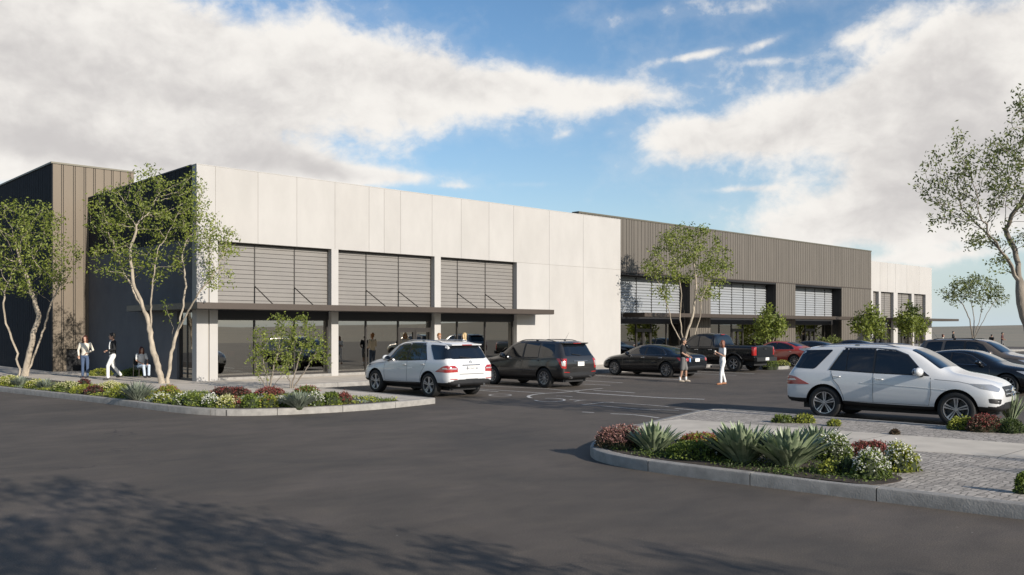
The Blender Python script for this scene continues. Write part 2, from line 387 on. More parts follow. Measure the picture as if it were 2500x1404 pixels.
def build_terrain():                         # one sheet of dry grassland out to the low hills at the horizon
    rings = [0, 40, 90, 130, 170, 220, 280, 360, 460, 580, 720, 860, 1000, 1200, 1500, 2000, 2800]
    k = 128; rng = random.Random(4); vs = []; 
    for r in rings:
        for j in range(k):
            t = 2*pi*j/k
            h = -.06 if r < 140 else -.06-(min(r, 360)-140)*.006
            if r >= 460:
                ridge = 4.0+1.6*sin(3*t+1.)+1.1*sin(7*t+.4)+.7*sin(13*t)+.4*sin(29*t)
                f = {460: .1, 580: .25, 720: .45, 860: .75, 1000: 1., 1200: .95}.get(r, .7)
                h += (ridge+1.2)*f*(1.+1.6*max(0., -sin(t-.1)))
            vs.append((40+r*cos(t), 20+r*sin(t), h))
    fs = [(i*k+j, i*k+(j+1) % k, (i+1)*k+(j+1) % k, (i+1)*k+j) for i in range(len(rings)-1) for j in range(k)]
    mb = MB().add(vs, fs); structure(mb.build('terrain', M['grassland'], smooth=0))
build_terrain()

o = MB().add([(-60, -60, 0), (118, -60, 0), (118, 78, 0), (-60, 78, 0)], [(0, 1, 2, 3)]).build('asphalt_road', M['asphalt']); structure(o)

def arc(c, r, a0, a1, n):
    return [(c[0]+r*cos(R(a0+(a1-a0)*i/n)), c[1]+r*sin(R(a0+(a1-a0)*i/n))) for i in range(n+1)]
def chaikin(p, n=2, closed=False):
    for _ in range(n):
        q = [] if closed else [p[0]]
        for i in range(len(p) if closed else len(p)-1):
            a, b = Vector(p[i]), Vector(p[(i+1) % len(p)])
            q += [tuple(a*.75+b*.25), tuple(a*.25+b*.75)]
        if not closed: q.append(p[-1])
        p = q
    return p
def offset_line(p, d):                       # shift an open polyline to its left by d
    out = []
    for i in range(len(p)):
        a = Vector(p[max(i-1, 0)]); b = Vector(p[min(i+1, len(p)-1)]); t = (b-a).normalized()
        out.append((p[i][0]-t.y*d, p[i][1]+t.x*d))
    return out
def kerb(line, h, w=.16, gap_every=1.7, drop=0.02):         # kerb stones along the line, body to the left of it
    # resample to stones
    L_ = [0.]
    for a, b in zip(line, line[1:]): L_.append(L_[-1]+(Vector(b)-Vector(a)).length)
    def at(s):
        for i in range(len(line)-1):
            if s <= L_[i+1] or i == len(line)-2:
                f = (s-L_[i])/max(1e-6, L_[i+1]-L_[i]); a, b = Vector(line[i]), Vector(line[i+1]); t = (b-a).normalized(); return a+(b-a)*f, t
    mb = MB(); s = 0.; g = .008; ch = .025
    while s < L_[-1]-.05:
        e = min(s+gap_every, L_[-1]); n = max(2, int((e-s)/.3)); prof = []
        for i in range(n+1):
            p, t = at(s+g+(e-s-2*g)*i/n); nrm = Vector((-t.y, t.x))
            row = []
            for (q, z) in ((0, -.05), (0, h-ch), (ch*.35, h-ch*.3), (ch, h), (w, h), (w, -.05)):
                c = p+nrm*q; row.append((c.x, c.y, z))
            prof.append(row)
        vs = [c for r in prof for c in r]; k = 6
        fs = [(i*k+j, (i+1)*k+j, (i+1)*k+(j+1) % k, i*k+(j+1) % k) for i in range(n) for j in range(k)]
        fs += [tuple(range(k)), tuple(range(n*k+k-1, n*k-1, -1))]
        mb.add(vs, fs, 0); s = e
    inner = offset_line(line, .012); back = offset_line(line, w-.01)
    n = len(line)
    mb.add([(x, y, z) for (x, y) in inner for z in (0, h-.02)]+[(x, y, z) for (x, y) in back for z in (0, h-.02)],
           [(2*i, 2*i+2, 2*i+3, 2*i+1) for i in range(n-1)]+[(2*i+1, 2*i+3, 2*n+2*i+3, 2*n+2*i+1) for i in range(n-1)], 1)
    return mb

# left pavement: rounded planted tip, then the walk along the shop fronts
tipL = chaikin([(8.05, 34.0), (8.95, 26.7), (9.15, 23.6), (9.45, 21.4), (10.1, 20.35), (11.6, 19.75), (13.4, 19.55), (15.2, 19.85), (15.72, 20.0)], 2)
kl = [(5.6, 60.), (7.2, 42.)]+tipL+[(15.9, 20.05), (15.9, 20.9), (15.9, 28.3), (96., 28.3)]
HW = .165
structure(kerb(kl, HW).build('kerb', [M['kerb'], M['kerb_joint']], smooth=30, fix=True))
walk = offset_line(kl, .155)
structure(MB().prism(walk+[(96, 62), (5.7, 62)], -.02, HW-.006).build('pavement', M['slab']))
bedL_front = offset_line([p for p in kl if p[1] > 19 and p[0] < 14.6], .16)
bedL_back = [(14.6, 21.6), (13.9, 23.6), (12.3, 25.6), (11.4, 28.2), (10.9, 31.), (10.7, 36.), (9.6, 46), (8.2, 60)]
structure(MB().prism(bedL_front+chaikin(bedL_back, 1), .1, HW+.004).build('planting_soil', M['soil']))

# right island: kerb facing the camera, cobbles, a pale walk between them, a planted tip
HI = .17
kr = chaikin([(11.6, -20.), (11.15, 2.), (10.95, 4.1), (10.72, 6.4), (10.62, 8.3), (10.72, 9.2), (11.1, 9.9), (11.9, 10.5), (13.0, 11.0), (14.4, 11.6), (17.9, 12.5)], 2)
kr = list(reversed(kr))
kr_all = [(18.95, -20.), (18.95, 12.3)]+[(18.7, 12.58)]+kr      # body lies to the left of the line
structure(kerb(kr_all, HI).build('kerb', [M['kerb'], M['kerb_joint']], smooth=30, fix=True))
isl = offset_line(kr_all, .155)
structure(MB().prism(isl, -.02, HI-.008).build('cobble_paving', M['cobble']))
pa = [gp(1502, 1042, HI), gp(1660, 1023, HI), gp(2500, 1083, HI)]; pb = [gp(1500, 1060, HI), gp(2230, 1100, HI), gp(2500, 1118, HI)]
def ext(a, b, t): return (a[0]+(b[0]-a[0])*t, a[1]+(b[1]-a[1])*t)
strip = [pa[0][:2], pa[1][:2], pa[2][:2], ext(pa[1], pa[2], 4.), ext(pb[1], pb[2], 13.), pb[2][:2], pb[1][:2], pb[0][:2]]
structure(MB().prism(strip, 0, HI-.003).build('path', M['path']))
bedR = chaikin([(10.88, 5.35), (11.1, 4.95), (11.9, 4.9), (12.35, 5.7), (12.75, 7.4), (12.9, 9.2), (12.9, 10.2), (12.6, 10.5), (11.95, 10.2), (11.3, 9.75), (10.98, 9.2), (10.82, 8.2), (10.88, 6.6)], 2, True)
structure(MB().prism(bedR, 0, HI+.0).build('planting_soil', M['soil']))

# ---------------------------------------------------------------- painted markings
def ribbon(pts, w, z=.004):
    pts = [Vector(p[:2]) for p in pts]; vs = []
    for i, p in enumerate(pts):
        t = (pts[min(i+1, len(pts)-1)]-pts[max(i-1, 0)]).normalized(); n = Vector((-t.y, t.x))*w/2
        vs += [(*(p+n), z), (*(p-n), z)]
    return MB().add(vs, [(2*i, 2*i+1, 2*i+3, 2*i+2) for i in range(len(pts)-1)])
def zp(x, y): return (1150+x*.3, 920+y*.3)          # crop coordinates of the marked patch of ground
def mark(name, pts, w=.09, smooth=0, closed=False, z=.004):
    if smooth: pts = chaikin(pts, smooth, closed)
    if closed: pts = list(pts)+[pts[0], pts[1]]
    structure(ribbon([gp(*p) for p in pts], w, z).build(name, M['mark']))
mark('bay_line', [zp(60, 72), zp(620, 98), zp(880, 122)], .09)
mark('bay_line', [zp(60, 100), zp(330, 116), zp(600, 135)], .09, z=.005)
mark('painted_symbol', [zp(600+a, 136+b) for a, b in [(470, -40), (300, -26), (140, -6), (0, 0), (-80, 8), (-140, 22), (-125, 34), (-110, 38)]], .11, 2, z=.008)
mark('painted_ring', [zp(238+88*cos(R(a)), 150+9*sin(R(a))) for a in range(0, 360, 15)], .07, 0, True, .006)
mark('painted_symbol', [zp(642+120*cos(R(a)), 190+14*sin(R(a))) for a in range(-110, 190, 15)], .08, 0, z=.006)
mark('painted_symbol', [zp(690, 157), zp(760, 158), zp(825, 164)], .07, z=.006)
mark('painted_arrow', [zp(800, 186), zp(860, 190), zp(935, 190), zp(880, 194), zp(840, 201)], .07, z=.006)
mark('painted_arrow', [zp(1160, 208), zp(1080, 210), zp(905, 231), zp(1080, 240), zp(1350, 265), zp(1690, 276)], .075, z=.008)
mark('painted_arrow', [zp(1130, 212), zp(1290, 222), zp(1440, 232), zp(1610, 247)], .065, z=.012)
mark('bay_line', [zp(860, 128), zp(1200, 150), zp(1560, 172), zp(1900, 184)], .16, z=.005)
mark('bay_line', [zp(1000, 112), zp(1170, 120), zp(1330, 132)], .12, z=.006)
mark('lane_dash', [zp(905, 287), zp(1000, 293)], .09)
mark('lane_arc', [zp(1135, 301), zp(1300, 307), zp(1420, 320), zp(1530, 336)], .09, 1)
mark('bay_line', [zp(1662, 258), zp(1950, 283), zp(2500, 313), zp(3600, 372)], .09)
mark('bay_line', [(1455, 917), (1560, 922), (1662, 927)], .14)
mark('bay_line', [(1690, 906), (1760, 909), (1842, 913)], .12)
mark('bay_line', [(1425, 938), (1490, 941)], .1)
for u_ in (27.4, 35.6, 42.2, 49.3):
    structure(ribbon([(u_, 22.6), (u_, 28.1)], .1, .004).build('bay_line', M['mark']))
structure(ribbon([(20.4, 22.3), (20.4, 28.1)], .1, .004).build('bay_line', M['mark']))

# ---------------------------------------------------------------- buildings
def boards(mb, a0, a1, z0, z1, front, axis, seed, sgn=-1, wmin=.17, wmax=.34, depth=.05, gap=.035, twin=.0):
    """vertical boards on a dark backing; axis 'x': along X at Y=front, 'y': along Y at X=front; they stand out towards sgn"""
    rg = random.Random(seed); s = a0
    bk = front-sgn*depth
    def put(p, q, f0, f1, m):
        lo, hi = min(f0, f1), max(f0, f1)
        if axis == 'x': mb.box(p, q, lo, hi, z0, z1, m)
        else: mb.box(lo, hi, p, q, z0, z1, m)
    put(a0, a1, bk, bk-sgn*.2, 1)
    while s < a1-.02:
        w = rg.uniform(wmin, wmax); e = min(s+w, a1); e = a1 if a1-e < .1 else e
        put(s, e, front, bk+sgn*-.002, 0); s = e+gap
        if twin and rg.random() < twin and s+.06 < a1: put(s, s+.05, front, bk-sgn*.002, 0); s += .05+gap

def panels(mb, cuts, z0, z1, y0, y1, g=.007, backing=True):
    for i, (a, b) in enumerate(zip(cuts, cuts[1:])): mb.box(a+(g if a != cuts[0] else 0), b-(g if b != cuts[-1] else 0), y0, y1, z0, z1, 2 if (i*7+3) % 5 < 2 else 0)
    if backing and len(cuts) > 2: mb.box(cuts[0]+.02, cuts[-1]-.02, y0+.012, y1-.01, z0+.01, z1-.01, 1)

def window(org, parent, x0, x1, z0, z1, y, mull, door=None, name='window'):
    """glazed bay: frame with sill and mullions, panes as sub-parts; door = (x0, x1) gets a double door"""
    fr = MB(org); fw = .06; d = .05
    fr.box(x0, x1, y-d, y+d, z0, z0+.07); fr.box(x0, x1, y-d, y+d, z1-.05, z1)
    xs = [x0]+list(mull)+[x1]
    for i, x in enumerate(xs):
        a = x if i == 0 else (x-fw if i == len(xs)-1 else x-fw/2); fr.box(a, a+fw, y-d-.003, y+d+.003, z0+.003, z1-.003)
    w = fr.build(name, M['bronze'], parent)
    for a, b in zip(xs, xs[1:]):
        if door and abs((a+b)/2-(door[0]+door[1])/2) < .3: continue
        link_pane(org, w, a, b, z0+.05, z1-.03, y)
    if door:
        a, b = door; dz = z1-.42
        dm = MB(org)
        dm.box(a, b, y-d-.01, y+d+.01, dz, dz+.08)
        mid = (a+b)/2; hb = .09
        for p, q in ((a, mid-.012), (mid+.012, b)):
            dm.box(p, p+hb, y-d-.012, y+d, z0+.01, dz-.002); dm.box(q-hb, q, y-d-.012, y+d, z0+.01, dz-.002)
            dm.box(p+hb, q-hb, y-d-.01, y+d-.002, dz-.12, dz-.004); dm.box(p+hb, q-hb, y-d-.01, y+d-.002, z0+.012, z0+.2)
        dr = dm.build('door', M['bronze'], parent)
        for p, q in ((a, mid), (mid, b)): link_pane(org, dr, p+.05, q-.05, z0+.1, dz-.06, y)
        link_pane(org, dr, a, b, dz+.05, z1-.03, y)
        for p in (mid-.07, mid+.07):
            h = MB(org); h.tube([(p, y-d-.02, 1.0), (p, y-d-.07, 1.02), (p, y-d-.07, 1.4), (p, y-d-.02, 1.42)], .014, 6); h.build('handle', M['chrome'], dr)
    return w
def link_pane(org, parent, a, b, z0, z1, y):
    MB(org).box(a, b, y-.004, y+.004, z0, z1).build('pane', M['glass'], parent)

def louvers(org, parent, x0, x1, z0, z1, y, mull, nb, mats, white=False):
    """a bank of horizontal slats between dark mullions"""
    mb = MB(org); h = (z1-z0)/nb
    mb.box(x0, x1, y+.03, y+.06, z0, z1, 1)
    xs = [x0]+list(mull)+[x1]
    for a, b in zip(xs, xs[1:]):
        for i in range(nb):
            zb = z0+i*h; g = .014 if not white else h*.34
            t = .022
            mb.add([(x, yy, zz) for x in (a+.02, b-.02) for yy, zz in ((y-t, zb+g), (y-t+.012+(.016 if white else 0), zb+h-.002), (y+.028, zb+h-.002), (y+.01, zb+g))],
                   [(0, 1, 2, 3), (7, 6, 5, 4), (0, 4, 5, 1), (1, 5, 6, 2), (2, 6, 7, 3), (3, 7, 4, 0)], 0)
    o = mb.build('louver_panel', mats, parent)
    f = MB(org)
    for x in mull: f.box(x-.022, x+.022, y-.035, y+.03, z0, z1)
    f.box(x0, x0+.03, y-.045, y+.03, z0, z1); f.box(x1-.03, x1, y-.045, y+.03, z0, z1)
    f.box(x0+.03, x1-.03, y-.04, y+.029, z1-.05, z1)
    f.build('louver_frame', M['bronze'], o)
    return o

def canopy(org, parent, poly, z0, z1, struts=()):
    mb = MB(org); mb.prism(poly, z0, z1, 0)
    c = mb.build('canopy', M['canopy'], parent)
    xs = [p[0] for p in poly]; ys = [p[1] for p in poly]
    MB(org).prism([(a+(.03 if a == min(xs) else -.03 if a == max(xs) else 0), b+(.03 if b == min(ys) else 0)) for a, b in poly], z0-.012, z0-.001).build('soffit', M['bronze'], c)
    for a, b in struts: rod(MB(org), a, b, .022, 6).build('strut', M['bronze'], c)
    return c

def interior(org, parent, x0, x1, y0, y1, z1, rg):
    mb = MB(org); t = .1
    mb.box(x0, x1, y0, y1, .06, .162, 0); mb.box(x0, x1, y1, y1+t, .162, z1, 1); mb.box(x0, x1, y0, y1, z1, z1+t, 1)
    mb.box(x0-t, x0, y0, y1, .1, z1, 1); mb.box(x1, x1+t, y0, y1, .1, z1, 1)
    mb.build('shop_room', [M['int_floor'], M['int_wall']], parent)

VF = 32.52; ZR = 8.38; ZH = 5.53; FL = .16
CAN0, CAN1 = 2.89, 3.12

# --- white corner building
b1 = thing('shop_building', 'cream concrete shop building with three grey louvred bays over a bronze canopy', 'building', (14.29, VF, 0)); o1 = (14.29, VF, 0)
XL, XR = 14.29, 39.22
B1 = [(15.13, 20.17), (20.51, 25.72), (26.09, 31.03)]
mb = MB(o1)
panels(mb, [XL, 15.03, 16.8, 18.53, 20.34, 22.07, 22.87, 23.77, 25.57, 27.34, 29.13, 30.8, 33.39, 36.05, XR], ZH+.006, ZR, VF, VF+.4)
panels(mb, [31.03, 33.39, 36.05, XR], FL-.1, ZH-.006, VF, VF+.4)
mb.box(31.05, XR-.02, VF+.012, VF+.39, ZH-.03, ZH+.03, 1)
mb.box(XR-.4, XR, VF+.4, 36.0, .0, ZR-.003, 0)
mb.build('wall', [M['stucco'], M['gap_soft'], M['stucco_b']], b1)
for a, b, c in ((XL, 14.74, VF+.4), (14.80, 15.13, VF+.4), (20.17, 20.51, VF+.4), (25.72, 26.09, VF+.4)):
    MB(o1).box(a, b, VF, c, FL-.1, ZH+.006).build('pillar', M['stucco'], b1)
MB(o1).box(14.735, 14.805, VF+.05, VF+.3, FL-.1, ZH).build('pillar_joint', M['gap_soft'], b1)
# dark side wall: smooth below, ribbed above
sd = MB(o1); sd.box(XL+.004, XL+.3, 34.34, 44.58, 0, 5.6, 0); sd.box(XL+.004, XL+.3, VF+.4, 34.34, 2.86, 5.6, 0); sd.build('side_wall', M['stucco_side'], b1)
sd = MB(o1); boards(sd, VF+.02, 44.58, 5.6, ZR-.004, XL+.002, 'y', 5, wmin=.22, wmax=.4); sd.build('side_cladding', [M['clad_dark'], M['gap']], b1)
sw = MB(o1); sw.box(XL+.1, XL+.16, VF+.4, VF+.46, FL, 2.86); sw.box(XL+.1, XL+.16, 34.28, 34.34, FL, 2.86); sw.box(XL+.1, XL+.16, VF+.46, 34.28, FL, FL+.09); sw.box(XL+.1, XL+.16, 33.6, 33.66, FL+.09, 2.78); sw.box(XL+.1, XL+.16, VF+.46, 34.28, 2.78, 2.86)
sw = sw.build('side_window', M['bronze'], b1)
MB(o1).box(XL+.126, XL+.134, VF+.45, 34.29, FL+.05, 2.8).build('pane', M['glass'], sw)
MB(o1).box(XL-.012, XR+.006, VF-.008, VF+.45, ZR+.001, ZR+.03).build('coping', M['stucco'], b1)
cp = MB(o1); cp.box(XL-.028, XL+.4, VF+.45, 44.58, ZR+.001, ZR+.05); cp.build('coping', M['stucco_side'], b1)
MB(o1).box(XL+.45, 36.9, VF+.5, 60, 7.8, 7.9).build('roof', M['roof'], b1)
md = ([622, 719], [894, 973], [1117, 1185])
stru = []
for (a, b), pxs, dr in zip(B1, md, (None, 1, None)):
    mu = [up(p, VF+.28) for p in pxs]
    louvers(o1, b1, a, b, CAN1-.2, ZH-.004, VF+.32, mu, 15, [M['louver'], M['gap']])
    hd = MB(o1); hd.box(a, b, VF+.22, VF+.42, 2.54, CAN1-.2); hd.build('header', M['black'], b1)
    sl_ = MB(o1); sl_.box(a, b, VF+.02, VF+.42, FL-.06, FL+.1); sl_.build('sill', M['kerb'], b1)
    window(o1, b1, a, b, FL+.1, 2.54, VF+.33, mu, (mu[1], b) if dr else None)
    stru += [((m_, VF+.27, 3.85), (m_, VF-1.2, CAN1-.01)) for m_ in mu]
canopy(o1, b1, [(13.72, VF-1.35), (up(1353, VF-1.35), VF-1.35), (up(1353, VF-1.35), VF-.002), (XL-.002, VF-.002), (XL-.002, 38.1), (13.72, 38.1)], CAN0, CAN1, stru)
interior(o1, b1, XL+.35, XR-.45, VF+.43, 41.5, 2.95, None)

# --- taupe block behind the trees on the left
b0 = thing('clad_block', 'tall taupe ribbed metal block at the far left, behind the pale-barked trees', 'building', (12.68, 44.6, 0)); o0 = (12.68, 44.6, 0)
mb = MB(o0); boards(mb, 12.72, 16.41, 1.2, 9.85, 44.6, 'x', 11, wmin=.3, wmax=.42, gap=.03, twin=.75); boards(mb, 12.72, 13.3, .0, 1.198, 44.6, 'x', 3, wmin=.3, wmax=.42, gap=.03, twin=.75)
mb.build('cladding', [M['clad_warm'], M['gap']], b0)
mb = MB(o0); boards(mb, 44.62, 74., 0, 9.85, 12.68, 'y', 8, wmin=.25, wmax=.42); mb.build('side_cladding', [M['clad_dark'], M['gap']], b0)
mb = MB(o0); mb.box(12.63, 16.45, 44.56, 74, 9.852, 9.93); mb.build('coping', M['coping'], b0)
mb = MB(o0); mb.box(16.2, 16.4, 44.9, 74, 0, 9.84); mb.box(12.9, 16.2, 73.8, 74, 0, 9.84); mb.build('wall', M['clad'], b0)
mb = MB(o0); mb.box(13.3, 16.41, 44.75, 44.85, .0, 1.198); mb.box(13.3, 13.34, 44.62, 44.75, 0, 1.2); mb.box(14.6, 14.64, 44.68, 44.75, .1, 1.2); mb.box(13.34, 16.41, 44.64, 44.75, .0, .16)
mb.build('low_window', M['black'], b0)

# --- long taupe building
V2 = VF+1.2; Z2 = 8.70; H2 = 5.50
b2 = thing('shop_building', 'long taupe ribbed shop building in the middle with pale slatted windows', 'building', (37.0, V2, 0)); o2 = (37.0, V2, 0)
X2 = [(40.0, 47.67), (49.98, 58.32), (61.09, 68.47)]; XE = 73.78
mb = MB(o2); boards(mb, 37.0, XE, H2+.07, Z2, V2, 'x', 21); 
mb.box(37.0, 37.3, V2+.3, 60, 0, Z2-.004, 0); mb.box(XE-.3, XE-.003, V2+.3, 60, 0, Z2-.004, 0); mb.box(37.3, XE-.3, 59.8, 60, 0, Z2-.004, 0)
mb.build('cladding', [M['clad'], M['gap']], b2)
MB(o2).box(36.97, XE+.02, V2-.03, V2+.5, Z2+.001, Z2+.09).build('coping', M['coping'], b2)
MB(o2).box(37.4, XE-.4, V2+.5, 59.7, 8., 8.1).build('roof', M['roof'], b2)
MB(o2).box(37.0, XE, V2-.025, V2+.4, H2, H2+.068).build('trim_band', M['canopy'], b2)
for i, (a, b) in enumerate(((37.0, 40.0), (47.67, 49.98), (58.32, 61.09), (68.47, XE))):
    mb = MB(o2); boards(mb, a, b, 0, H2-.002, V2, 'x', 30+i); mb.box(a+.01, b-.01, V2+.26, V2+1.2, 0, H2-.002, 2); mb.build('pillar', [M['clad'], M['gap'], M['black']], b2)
D2 = .84
for (a, b), pxs, dr in zip(X2, ([1553, 1590, 1627], [1756, 1786, 1814, 1843], [1966, 1989, 2013]), ((1553, 1588), (1787, 1814), (1966, 1989))):
    y = V2+D2; mu = [up(p, y) for p in pxs]; mu = [m_ for m_ in mu if a+.2 < m_ < b-.2]
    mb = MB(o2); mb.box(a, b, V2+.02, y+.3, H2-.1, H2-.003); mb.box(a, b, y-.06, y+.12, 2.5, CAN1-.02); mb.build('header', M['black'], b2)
    louvers(o2, b2, a, b, CAN1-.02, H2-.1, y, mu, 13, [M['louver_white'], M['louver_grey']], True)
    window(o2, b2, a, b, FL+.02, 2.5, y+.03, mu, tuple(up(p, y) for p in dr))
    interior(o2, b2, a+.1, b-.1, y+.13, y+6., 2.9, None)
y2 = V2-1.62
canopy(o2, b2, [(up(1574, y2), y2), (up(2100, y2), y2), (up(2100, y2), V2-.002), (up(1574, y2), V2-.002)], CAN0-.02, CAN1-.02)

# --- white end building
V3 = V2+.01; Z3 = 7.93; H3 = 5.37
b3 = thing('shop_building', 'small cream concrete shop building at the far end with narrow louvred bays', 'building', (73.86, V3, 0)); o3 = (73.86, V3, 0)
XE3 = 86.6; X3 = [(74.17, 75.27), (75.67, 78.22), (79.06, 82.04), (82.58, 85.17)]
mb = MB(o3); panels(mb, [73.8, 75.5, 77.0, 78.6, 81.0, 83.7, XE3], H3, Z3, V3, V3+.4, g=.012); mb.box(XE3-.4, XE3-.002, V3+.4, 56, 0, Z3-.003, 0); mb.box(73.8, XE3-.4, 55.7, 56, 0, Z3-.003); mb.build('wall', [M['stucco'], M['gap_soft'], M['stucco_b']], b3)
MB(o3).box(74.2, XE3-.45, V3+.5, 55.6, 7.4, 7.5).build('roof', M['roof'], b3)
for a, b in ((73.8, 74.17), (75.27, 75.67), (78.22, 79.06), (82.04, 82.58), (85.17, XE3)):
    MB(o3).box(a, b, V3, V3+.4, 0, H3-.002).build('pillar', M['stucco'], b3)
for a, b in X3:
    louvers(o3, b3, a, b, CAN1, H3-.01, V3+.3, [(a+b)/2] if b-a > 1.5 else [], 12, [M['louver'], M['gap']])
    MB(o3).box(a, b, V3+.2, V3+.38, 2.75, CAN1-.002).build('header', M['canopy'], b3)
    MB(o3).box(a, b, V3+.1, V3+.38, 0, .75).build('sill', M['stucco_side'], b3)
    window(o3, b3, a, b, .75, 2.75, V3+.3, [(a+b)/2])
interior(o3, b3, 74.2, XE3-.45, V3+.42, 42., 2.95, None)
y3 = V3-1.62
canopy(o3, b3, [(75.9, y3), (up(2341, y3), y3), (up(2341, y3), V3-.002), (75.9, V3-.002)], CAN0, CAN1-.03)

# ---------------------------------------------------------------- vehicles
def baked(mb_mesh, mods, name):              # run modifiers on a temporary object and keep the plain mesh
    o = bpy.data.objects.new('tmp', mb_mesh); COL.objects.link(o)
    for f in mods: f(o)
    dg = bpy.context.evaluated_depsgraph_get(); dg.update()
    me = bpy.data.meshes.new_from_object(o.evaluated_get(dg)); me.name = name
    old = o.data; bpy.data.objects.remove(o); bpy.data.meshes.remove(old); return me

def car_body(st, axles, rw, hw_in, cut=None, clad=.12, arch=.065, crease=True):
    """smooth body lofted through cross-sections (x, floor, belt, top, half width, belt half width, roof half width), wheel arches cut out"""
    rows = []
    for (x, zf, zb, zt, ws, wb, wr) in st:
        d = zt-zb
        half = [(0, zf), (ws*.80, zf), (ws*.965, zf+.06), (ws, zf+.38*(zb-zf)), (ws*.992, zf+.74*(zb-zf)), (wb+(ws-wb)*.35, zb-.045), (wb, zb),
                (wb+(wr-wb)*.45, zb+d*.45), (wr+(wb-wr)*.10, zt-min(.085, d*.3)), (wr*.86, zt-min(.025, d*.1)), (wr*.5, zt-.004), (0, zt)]
        rows.append([(x, -y, z) for y, z in half[:0:-1]]+[(x, y, z) for y, z in half])
    # order: top centre down the right side, floor, up the left side
    k = len(rows[0]); vs = [p for r in rows for p in r]; n = len(rows)
    fs = [(i*k+j, i*k+j+1, (i+1)*k+j+1, (i+1)*k+j) for i in range(n-1) for j in range(k-1)]
    h = (k-1)//2
    for i, fl in ((0, False), (n-1, True)):
        for j in range(h):
            q = (i*k+j, i*k+k-1-j, i*k+k-2-j, i*k+j+1) if j+1 != k-2-j else (i*k+j, i*k+k-1-j, i*k+j+1)
            fs.append(q if not fl else q[::-1])
    me = bpy.data.meshes.new('cage'); me.from_pydata(vs, [], fs)
    bm = bmesh.new(); bm.from_mesh(me); bmesh.ops.remove_doubles(bm, verts=bm.verts, dist=1e-5); bmesh.ops.recalc_face_normals(bm, faces=bm.faces); bm.to_mesh(me); bm.free()
    def sub(o): m = o.modifiers.new('s', 'SUBSURF'); m.levels = m.render_levels = 3
    me = baked(me, [sub], 'body')
    cutters = []
    c = MB()
    for ax in axles:
        for sg in (-1, 1):
            R_ = rw+arch; y0, y1 = hw_in*sg, 1.4*sg; K = 40
            vs = [(ax+R_*cos(2*pi*j/K), y, rw+R_*sin(2*pi*j/K)) for y in (y0, y1) for j in range(K)]
            c.add(vs, [(j, (j+1) % K, K+(j+1) % K, K+j) for j in range(K)]+[tuple(range(K-1, -1, -1)), tuple(range(K, 2*K))])
    if cut: c.box(*cut)
    cm = c.mesh('cut', M['trim'], fix=True); co = bpy.data.objects.new('cut', cm); COL.objects.link(co)
    def boo(o): m = o.modifiers.new('b', 'BOOLEAN'); m.operation = 'DIFFERENCE'; m.object = co; m.solver = 'EXACT'
    me = baked(me, [boo], 'body'); bpy.data.objects.remove(co); bpy.data.meshes.remove(cm)
    while len(me.materials) < 2: me.materials.append(None)
    zs = {}
    xs = [s[0] for s in st]; zf = [s[1] for s in st]
    for p in me.polygons:
        c_ = p.center; z0 = float(np.interp(c_.x, xs, zf)); b = 0
        if c_.z < z0+clad: b = 1
        for ax in axles:
            r = sqrt((c_.x-ax)**2+(c_.z-rw)**2)
            if r < rw+arch+.004 and abs(c_.y) > hw_in-.01 and (r < rw+arch-.03 or abs((Vector((c_.x-ax, 0, c_.z-rw)).normalized()).dot(p.normal)) > .75 or abs(c_.y) < hw_in+.02): b = 1
        if cut and cut[0]-.01 < c_.x < cut[1]+.01 and abs(c_.y) < cut[3]+.01 and c_.z > cut[4]-.01 and c_.z < 1.29: b = 1
        p.material_index = b
    me.polygons.foreach_set('use_smooth', [True]*len(me.polygons)); me.set_sharp_from_angle(angle=R(38)); me.update()
    return me

def round_poly(p, r=.22):
    q = []
    n = len(p)
    for i in range(n):
        a, b, c = Vector(p[i-1]), Vector(p[i]), Vector(p[(i+1) % n])
        q += [tuple(b+(a-b)*r*.5), tuple(b+(a-b)*r*.16+(c-b)*r*.16), tuple(b+(c-b)*r*.5)]
    return q

